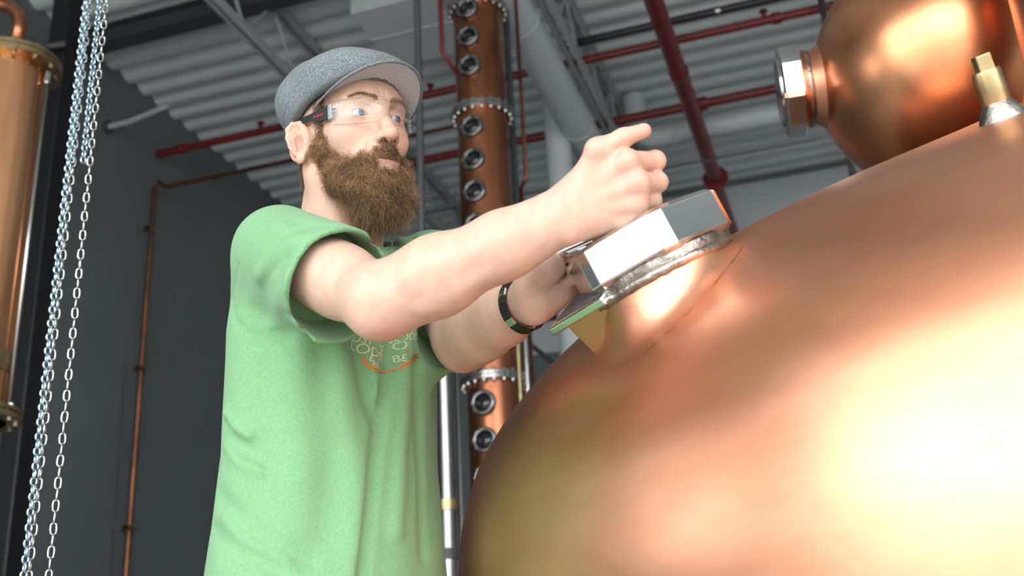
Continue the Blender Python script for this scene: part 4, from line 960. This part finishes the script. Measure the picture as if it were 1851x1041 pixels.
def sample(pos, quads, n, keep=None):
    a, b, c, d = (pos[quads[:, i]] for i in range(4)); nr = np.cross(c-a, d-b); ar = np.linalg.norm(nr, axis=1); nr /= ar[:, None]+1e-12
    cen = (a+b+c+d)/4
    w_ = ar*(1 if keep is None else keep(cen, nr)); i = RNG.choice(len(quads), n, p=w_/w_.sum()); u_, v_ = RNG.uniform(0, 1, (2, n, 1))
    p = (a[i]*(1-u_)+b[i]*u_)*(1-v_)+(d[i]*(1-u_)+c[i]*u_)*v_; return p, nr[i]
r_, n_ = sample(bp, bq, 26000, lambda c, n: ((c[:, 1] < 0.05) & (c[:, 0] > -0.01)).astype(float))
low = np.clip((-r_[:, 2]-0.04)/0.09, 0, 1); ln = (0.0055+0.0150*low)*RNG.uniform(0.5, 1.35, len(r_))*np.where(RNG.uniform(0, 1, len(r_)) < 0.03, 1.6, 1.0)
flow = np.stack([0.35+0*low, 0*low, -0.8-0.2*low], 1)
dr = n_*(0.55+0.45*RNG.uniform(0, 1, (len(r_), 1)))+flow*0.8+RNG.normal(0, 0.48, (len(r_), 3)); dr /= np.linalg.norm(dr, axis=1)[:, None]
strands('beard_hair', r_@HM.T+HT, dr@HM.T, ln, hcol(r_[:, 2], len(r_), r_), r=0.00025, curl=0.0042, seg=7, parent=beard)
# thin whiskers on the cheek above the beard line
def near(c, n):
    d = BE.val(c.astype(np.float32)); return np.exp(-np.clip(d, 0, 1)/0.0045)*((d > -0.002) & (d < 0.016) & (c[:, 1] < 0.03) & (c[:, 0] > 0.012) & (c[:, 2] < 0.0) & (c[:, 2] > -0.09))*np.where(c[:, 0] > 0.088, 0.15, 1.0)
hp_ = (pos-HT)@HM
cq_ = quads[(hp_[quads[:, 0], 2] > -0.10) & (hp_[quads[:, 0], 2] < 0.01) & (hp_[quads[:, 0], 0] > 0.0) & (np.abs(hp_[quads[:, 0], 1]) < 0.09)]
r_, n_ = sample(hp_, cq_, 2600, near)
dr = n_*0.35+np.array([0.25, 0, -0.9])+RNG.normal(0, 0.25, r_.shape); dr /= np.linalg.norm(dr, axis=1)[:, None]
strands('cheek_whiskers', r_@HM.T+HT, dr@HM.T, RNG.uniform(0.004, 0.009, len(r_)), hcol(r_[:, 2], len(r_)), r=0.00022, curl=0.0014, parent=beard)
# short hair on the head where the cap leaves it bare
hp_ = (pos-HT)@HM
hq = quads[(hp_[quads[:, 0], 2] > -0.07) & (hp_[quads[:, 0], 2] < 0.10)]
def bare(c, n):
    x, y, z = c[:, 0], c[:, 1], c[:, 2]; edge = 0.052+0.33*x
    side = (x > 0.016) & (x < 0.042-0.3*np.clip(0.05-z, 0, .1)) & (z > 0.005) & (np.abs(y) > 0.045) & (z < edge+0.02)
    back = (x < -0.022) & (z > -0.062+0.15*np.abs(y)) & (z < edge+0.01) & (np.abs(y) < 0.074)
    front = (x > 0.05) & (z > 0.088) & (z < 0.10) & (np.abs(y) < 0.05)
    return (side | back | front).astype(float)
r_, n_ = sample(hp_, hq, 7000, bare)
dr = n_*0.55+np.array([-0.35, 0, -0.75])+RNG.normal(0, 0.22, r_.shape); dr /= np.linalg.norm(dr, axis=1)[:, None]
t = RNG.uniform(0, 1, len(r_))[:, None]; hc = np.array([0.10, 0.055, 0.028])*(1-t)+np.array([0.26, 0.16, 0.085])*t
strands('hair', r_@HM.T+HT, dr@HM.T, RNG.uniform(0.006, 0.013, len(r_)), hc, r=0.00032, curl=0.0012, droop=0.1)
for s in (-1, 1):
    n = 420; u_ = RNG.uniform(0, 1, n); yy = s*(0.010+0.040*u_); zz = 0.0455+0.0085*np.sin(np.clip(u_*1.25, 0, 1)*math.pi*0.62)-0.004*np.clip(u_-0.7, 0, 1)/0.3+RNG.normal(0, 0.0016, n)*(1.1-0.6*u_)
    q = np.stack([np.full(n, 0.13), yy, zz], 1)
    for _ in range(50): q[:, 0] -= np.clip(S.val((q@HM.T+HT))*0.8, -0.01, 0.02)
    dr = np.stack([0.35+0*u_, s*(0.5+0.4*u_), 0.5-0.75*u_], 1)+RNG.normal(0, 0.16, (n, 3)); dr /= np.linalg.norm(dr, axis=1)[:, None]
    t = RNG.uniform(0, 1, n)[:, None]; bc_ = np.array([0.26, 0.15, 0.085])*(1-t)+np.array([0.44, 0.29, 0.17])*t
    strands('eyebrow', q@HM.T+HT, dr@HM.T, RNG.uniform(0.004, 0.008, n), bc_, r=0.00020, curl=0.0005, droop=0.0)
# ------------------------------------------------------------------ flat cap
capT = thing('flat_cap', 'grey woven flat cap with a striped under-brim worn above the safety glasses', 'cap', Hd(0, 0, 0.06))
CP = Sculpt()
CP.u(ell((-0.016, 0, 0.080), (0.114, 0.099, 0.074), None), 0.01)
CP.u(ell((0.040, 0, 0.104), (0.070, 0.086, 0.034)), 0.03)
CP.u(ell((-0.045, 0, 0.085), (0.078, 0.090, 0.066)), 0.03)
def edge(p): return (-(p[:, 2]-(0.050+0.34*p[:, 0])))*0.945
CP.i(edge, 0.006)
CP.s(ell((-0.010, 0, 0.045), (0.1005, 0.080, 0.0935)), 0.002)
def seam(p): return 0.0012*np.exp(-(p[:, 1]/0.0022)**2)+0.0012*np.exp(-((p[:, 2]-(0.072+0.34*p[:, 0]+0.006*np.sin(p[:, 0]*40)))/0.0022)**2)+0.0015*np.sin(p[:, 0]*55+p[:, 1]*40)*np.sin(p[:, 2]*60+2)
CP.d((seam, lambda p: np.full(len(p), -1.0, np.float32)), 1.0)
cp, cq = mesh_field(CP, (-0.15, -0.125, -0.02), (0.13, 0.125, 0.18), 0.0022, 8); cp = smooth_verts(cp, cq, 1)
tweed = mat('grey_tweed', (0.27, 0.295, 0.305), 0.9, col2=(0.075, 0.085, 0.09), scale=800, bump=0.5, bscale=900, spec=0.15, stretch=(1, 1, 0.5))
link('crown', np_mesh('crown', cp@HM.T+HT, cq), tweed, capT)
nphi, nv = 61, 15; V = []; hx = []
for side in (0, 1):
    for i in range(nphi):
        ph = math.radians(-68+136*i/(nphi-1))
        for j in range(nv):
            v_ = j/(nv-1); c_ = math.cos(ph); e = 0.056*max(0, 1-(ph/1.187)**2)**0.6
            x = -0.008+0.1015*c_+e*v_*(0.55+0.45*c_); y = 0.0815*math.sin(ph)*(1+0.06*v_)+0.30*e*v_*math.sin(ph)
            zi = 0.050+0.34*(-0.008+0.1015*c_)
            z = zi+0.006*v_*c_-0.018*v_*(1-c_)-0.010*(math.sin(ph)**2)+(0.0035 if side else 0.0)*(1-0.3*v_)
            V.append(Hd(x, y, z)); hx.append(x+0.22*abs(y))
F = []; n1 = nphi*nv
for side in (0, 1):
    for i in range(nphi-1):
        for j in range(nv-1):
            q = [side*n1+i*nv+j, side*n1+i*nv+j+1, side*n1+(i+1)*nv+j+1, side*n1+(i+1)*nv+j]; F.append(tuple(q if side == 0 else q[::-1]))
def sub(side): return [tuple(k-side*n1 for k in f) for f in F[side*(len(F)//2):(side+1)*(len(F)//2)]]
me = MB().add(V[:n1], sub(0)).mesh('brim_lining'); at_ = me.attributes.new('hx', 'FLOAT', 'POINT'); at_.data.foreach_set('value', np.array(hx[:n1], np.float32))
lin = mat('striped_brim_lining', (0.7, 0.7, 0.72), 0.85); N = lin.node_tree.nodes; L = lin.node_tree.links
a = N.new('ShaderNodeAttribute'); a.attribute_name = 'hx'; m1 = N.new('ShaderNodeMath'); m1.operation = 'MULTIPLY'; m1.inputs[1].default_value = 2*math.pi/0.0034; L.new(a.outputs['Fac'], m1.inputs[0])
m2 = N.new('ShaderNodeMath'); m2.operation = 'SINE'; L.new(m1.outputs[0], m2.inputs[0]); rp = N.new('ShaderNodeValToRGB'); rp.color_ramp.elements[0].position = 0.0; rp.color_ramp.elements[1].position = 0.35
rp.color_ramp.elements[0].color = (0.20, 0.21, 0.27, 1); rp.color_ramp.elements[1].color = (0.88, 0.88, 0.92, 1); L.new(m2.outputs[0], rp.inputs['Fac']); L.new(rp.outputs['Color'], N['Principled BSDF'].inputs['Base Color'])
link('brim_lining', me, lin, capT)
Fr = []
for i in range(nphi-1): a_ = i*nv+nv-1; Fr.append((a_, a_+n1, a_+nv+n1, a_+nv))
link('brim', MB().add(V, F[len(F)//2:]+Fr).mesh('brim'), tweed, capT)
MB().tube([V[i*nv+nv-1] for i in range(nphi)], [0.0024*max(0.15, 1-(2*i/(nphi-1)-1)**8) for i in range(nphi)], 8).build('brim_piping', tweed, capT, smooth=True)
sb_ = [Hd(-0.010+0.1012*math.cos(t_), 0.0805*math.sin(t_), 0.052+0.34*(-0.010+0.1012*math.cos(t_))) for t_ in np.linspace(0, 2*math.pi, 60, endpoint=False)]
MB().tube(sb_, 0.0022, 6, closed=True).build('sweatband', 'black', capT, smooth=True)
# ------------------------------------------------------------------ safety glasses
gl = thing('safety_glasses', 'clear wraparound safety glasses with black temples on the bearded face', 'glasses', Hd(0.09, 0, 0.02))
lens_m = bpy.data.materials.new('clear_polycarbonate'); lens_m.use_nodes = True; N = lens_m.node_tree.nodes; L = lens_m.node_tree.links
for n_ in list(N):
    if n_.type == 'BSDF_PRINCIPLED': N.remove(n_)
tr_ = N.new('ShaderNodeBsdfTransparent'); tr_.inputs[0].default_value = (0.97, 0.98, 0.98, 1); gg = N.new('ShaderNodeBsdfGlossy'); gg.inputs['Roughness'].default_value = 0.02
fz = N.new('ShaderNodeFresnel'); fz.inputs['IOR'].default_value = 1.35; mxs = N.new('ShaderNodeMixShader'); mn = N.new('ShaderNodeMath'); mn.operation = 'MINIMUM'; mn.inputs[1].default_value = 0.22; L.new(fz.outputs[0], mn.inputs[0]); L.new(mn.outputs[0], mxs.inputs[0]); L.new(tr_.outputs[0], mxs.inputs[1]); L.new(gg.outputs[0], mxs.inputs[2]); L.new(mxs.outputs[0], N['Material Output'].inputs['Surface'])
def lensP(ph, v_, th=0.0):
    c_, s_ = math.cos(ph), math.sin(ph); top = 0.0475-0.004*abs(s_)-0.006*max(0, abs(ph)-0.9)
    bot = 0.0025+0.016*math.exp(-(ph/0.20)**2)+0.013*max(0, abs(ph)-0.65)**1.2*1.3
    z = bot+(top-bot)*v_; bul = 0.004*math.sin(math.pi*v_)
    return Hd(0.004+(0.104+th+bul)*c_, (0.0800+th+bul*0.5)*s_, z)
nphi, nv = 65, 9
for s in (0, 1):
    V = []; F = []; a0, a1 = (-1.02, 0.0) if s == 0 else (0.0, 1.02)
    for side in (0.0, 0.0018):
        for i in range(nphi):
            for j in range(nv): V.append(lensP(a0+(a1-a0)*i/(nphi-1), j/(nv-1), side))
    n1 = nphi*nv
    for i in range(nphi-1):
        for j in range(nv-1):
            q = [i*nv+j, (i+1)*nv+j, (i+1)*nv+j+1, i*nv+j+1]; F.append(tuple(q[::-1])); F.append(tuple(k+n1 for k in q))
    for i in range(nphi-1):
        for j in (0, nv-1):
            q = [i*nv+j, (i+1)*nv+j, (i+1)*nv+j+n1, i*nv+j+n1]; F.append(tuple(q if j == 0 else q[::-1]))
    link('lens', MB().add(V, F).mesh('lens'), lens_m, gl)
rim_m = mat('clear_lens_edge', (0.75, 0.77, 0.78), 0.15, spec=0.8)
tm_ = mat('black_plastic', (0.01, 0.01, 0.011), 0.35, spec=0.5); hin = mat('smoky_clear_plastic', (0.30, 0.33, 0.35), 0.15, spec=0.7); redtxt = mat('red_lettering', (0.6, 0.03, 0.015), 0.5)
for s in (-1, 1):
    st_ = [(0.054, 0.0715, 0.0290, 0.0105), (0.040, 0.0755, 0.0290, 0.0095), (0.022, 0.0800, 0.0310, 0.0062), (0.004, 0.0835, 0.0325, 0.0046), (-0.012, 0.0840, 0.0335, 0.0046), (-0.030, 0.0835, 0.0325, 0.0042), (-0.045, 0.0815, 0.0240, 0.0040)]
    V = []; F = []
    for (x, y, z, hh) in st_:
        for a_, b_ in ((-1, -1), (1, -1), (1, 1), (-1, 1)): V.append(Hd(x, s*(y+a_*0.0018), z+b_*hh))
    K = len(st_)
    for i in range(K-1):
        for k in range(4): F.append((i*4+k, i*4+(k+1) % 4, (i+1)*4+(k+1) % 4, (i+1)*4+k))
    F += [(0, 1, 2, 3), tuple(range(4*K-4, 4*K))[::-1]]
    tpl = MB().add(V, F).build('temple', tm_, gl, bevel=0.0008)
    MB().obox(Hd(0.0580, s*0.0700, 0.0285), (HM[:, 0], HM[:, 1], HM[:, 2]), (0.0045, 0.0024, 0.0115)).build('hinge', hin, gl, bevel=0.0012)
    for dz in (-0.003, 0.003): MB().tube([Hd(0.062, s*0.0705, 0.0290+dz), Hd(0.069, s*0.0670, 0.0292+dz)], 0.0009, 6).build('hinge_pin', hin, gl, smooth=True)
    v, f = text_mesh('M-Specs', 0.0062); cx = 0.0375
    w3 = [Hd(cx-s*q[0]*-1.0*(-1) if False else cx+(-s)*q[0]*1.0, s*(0.0786-0.28*((-s)*q[0])), 0.0290+q[1]+0.10*(-s)*q[0]) for q in v]
    me = bpy.data.meshes.new('lettering'); me.from_pydata([tuple(q) for q in w3], [], f); me.update(); link('lettering', me, redtxt, tpl, False)
# ------------------------------------------------------------------ wristwatch strap
wt = thing('wristwatch', 'black bracelet watch with silver links on the lower wrist', 'watch', WL)
wc = P(946, 550, 1.462); ax_ = unit(d2l*0.9+CU*0.0); e1 = unit(wUl-ax_*(wUl@ax_)); e2 = np.cross(ax_, e1); nL = 22
silver = M['steel']
for k in range(nL):
    a_ = 2*math.pi*k/nL; r1_, r2_ = 0.0375, 0.0320
    c_ = wc+e1*math.cos(a_)*r1_+e2*math.sin(a_)*r2_; nn = unit(e1*math.cos(a_)/r1_+e2*math.sin(a_)/r2_); tt = np.cross(ax_, nn)
    MB().obox(c_, (tt, nn, ax_), (0.0052, 0.0016, 0.0085)).build('strap_link', 'black' if k % 4 else silver, wt, bevel=0.0006)
cs = wc-e2*0.0305 if (e2@viewL) < 0 else wc+e2*0.0305
MB().lathe([(0.001, 0.006), (0.015, 0.006), (0.017, 0.004), (0.017, -0.003)], cs, unit(cs-wc), 28).build('watch_case', 'black', wt, auto=40)
# ------------------------------------------------------------------ wrench in the lower hand
ws = thing('wrench', 'chrome hook wrench gripped in the lower hand against the hex nut', 'wrench', P(990, 470, 1.39))
h0_ = P(1000, 464, 1.418); h1_ = P(1080, 431, 1.378)
MB().tube([h0_-(h1_-h0_)*0.7, h0_, h1_-(h1_-h0_)*0.02, h1_], [0.0078, 0.0080, 0.0080, 0.0070], 16).build('handle', 'chrome', ws, auto=40)
jd = unit(h1_-h0_); js = unit(np.cross(jd, NUTN))
MB().obox(h1_+jd*0.004, (jd, js, np.cross(jd, js)), (0.008, 0.009, 0.007)).build('jaw', 'chrome', ws, bevel=0.002)
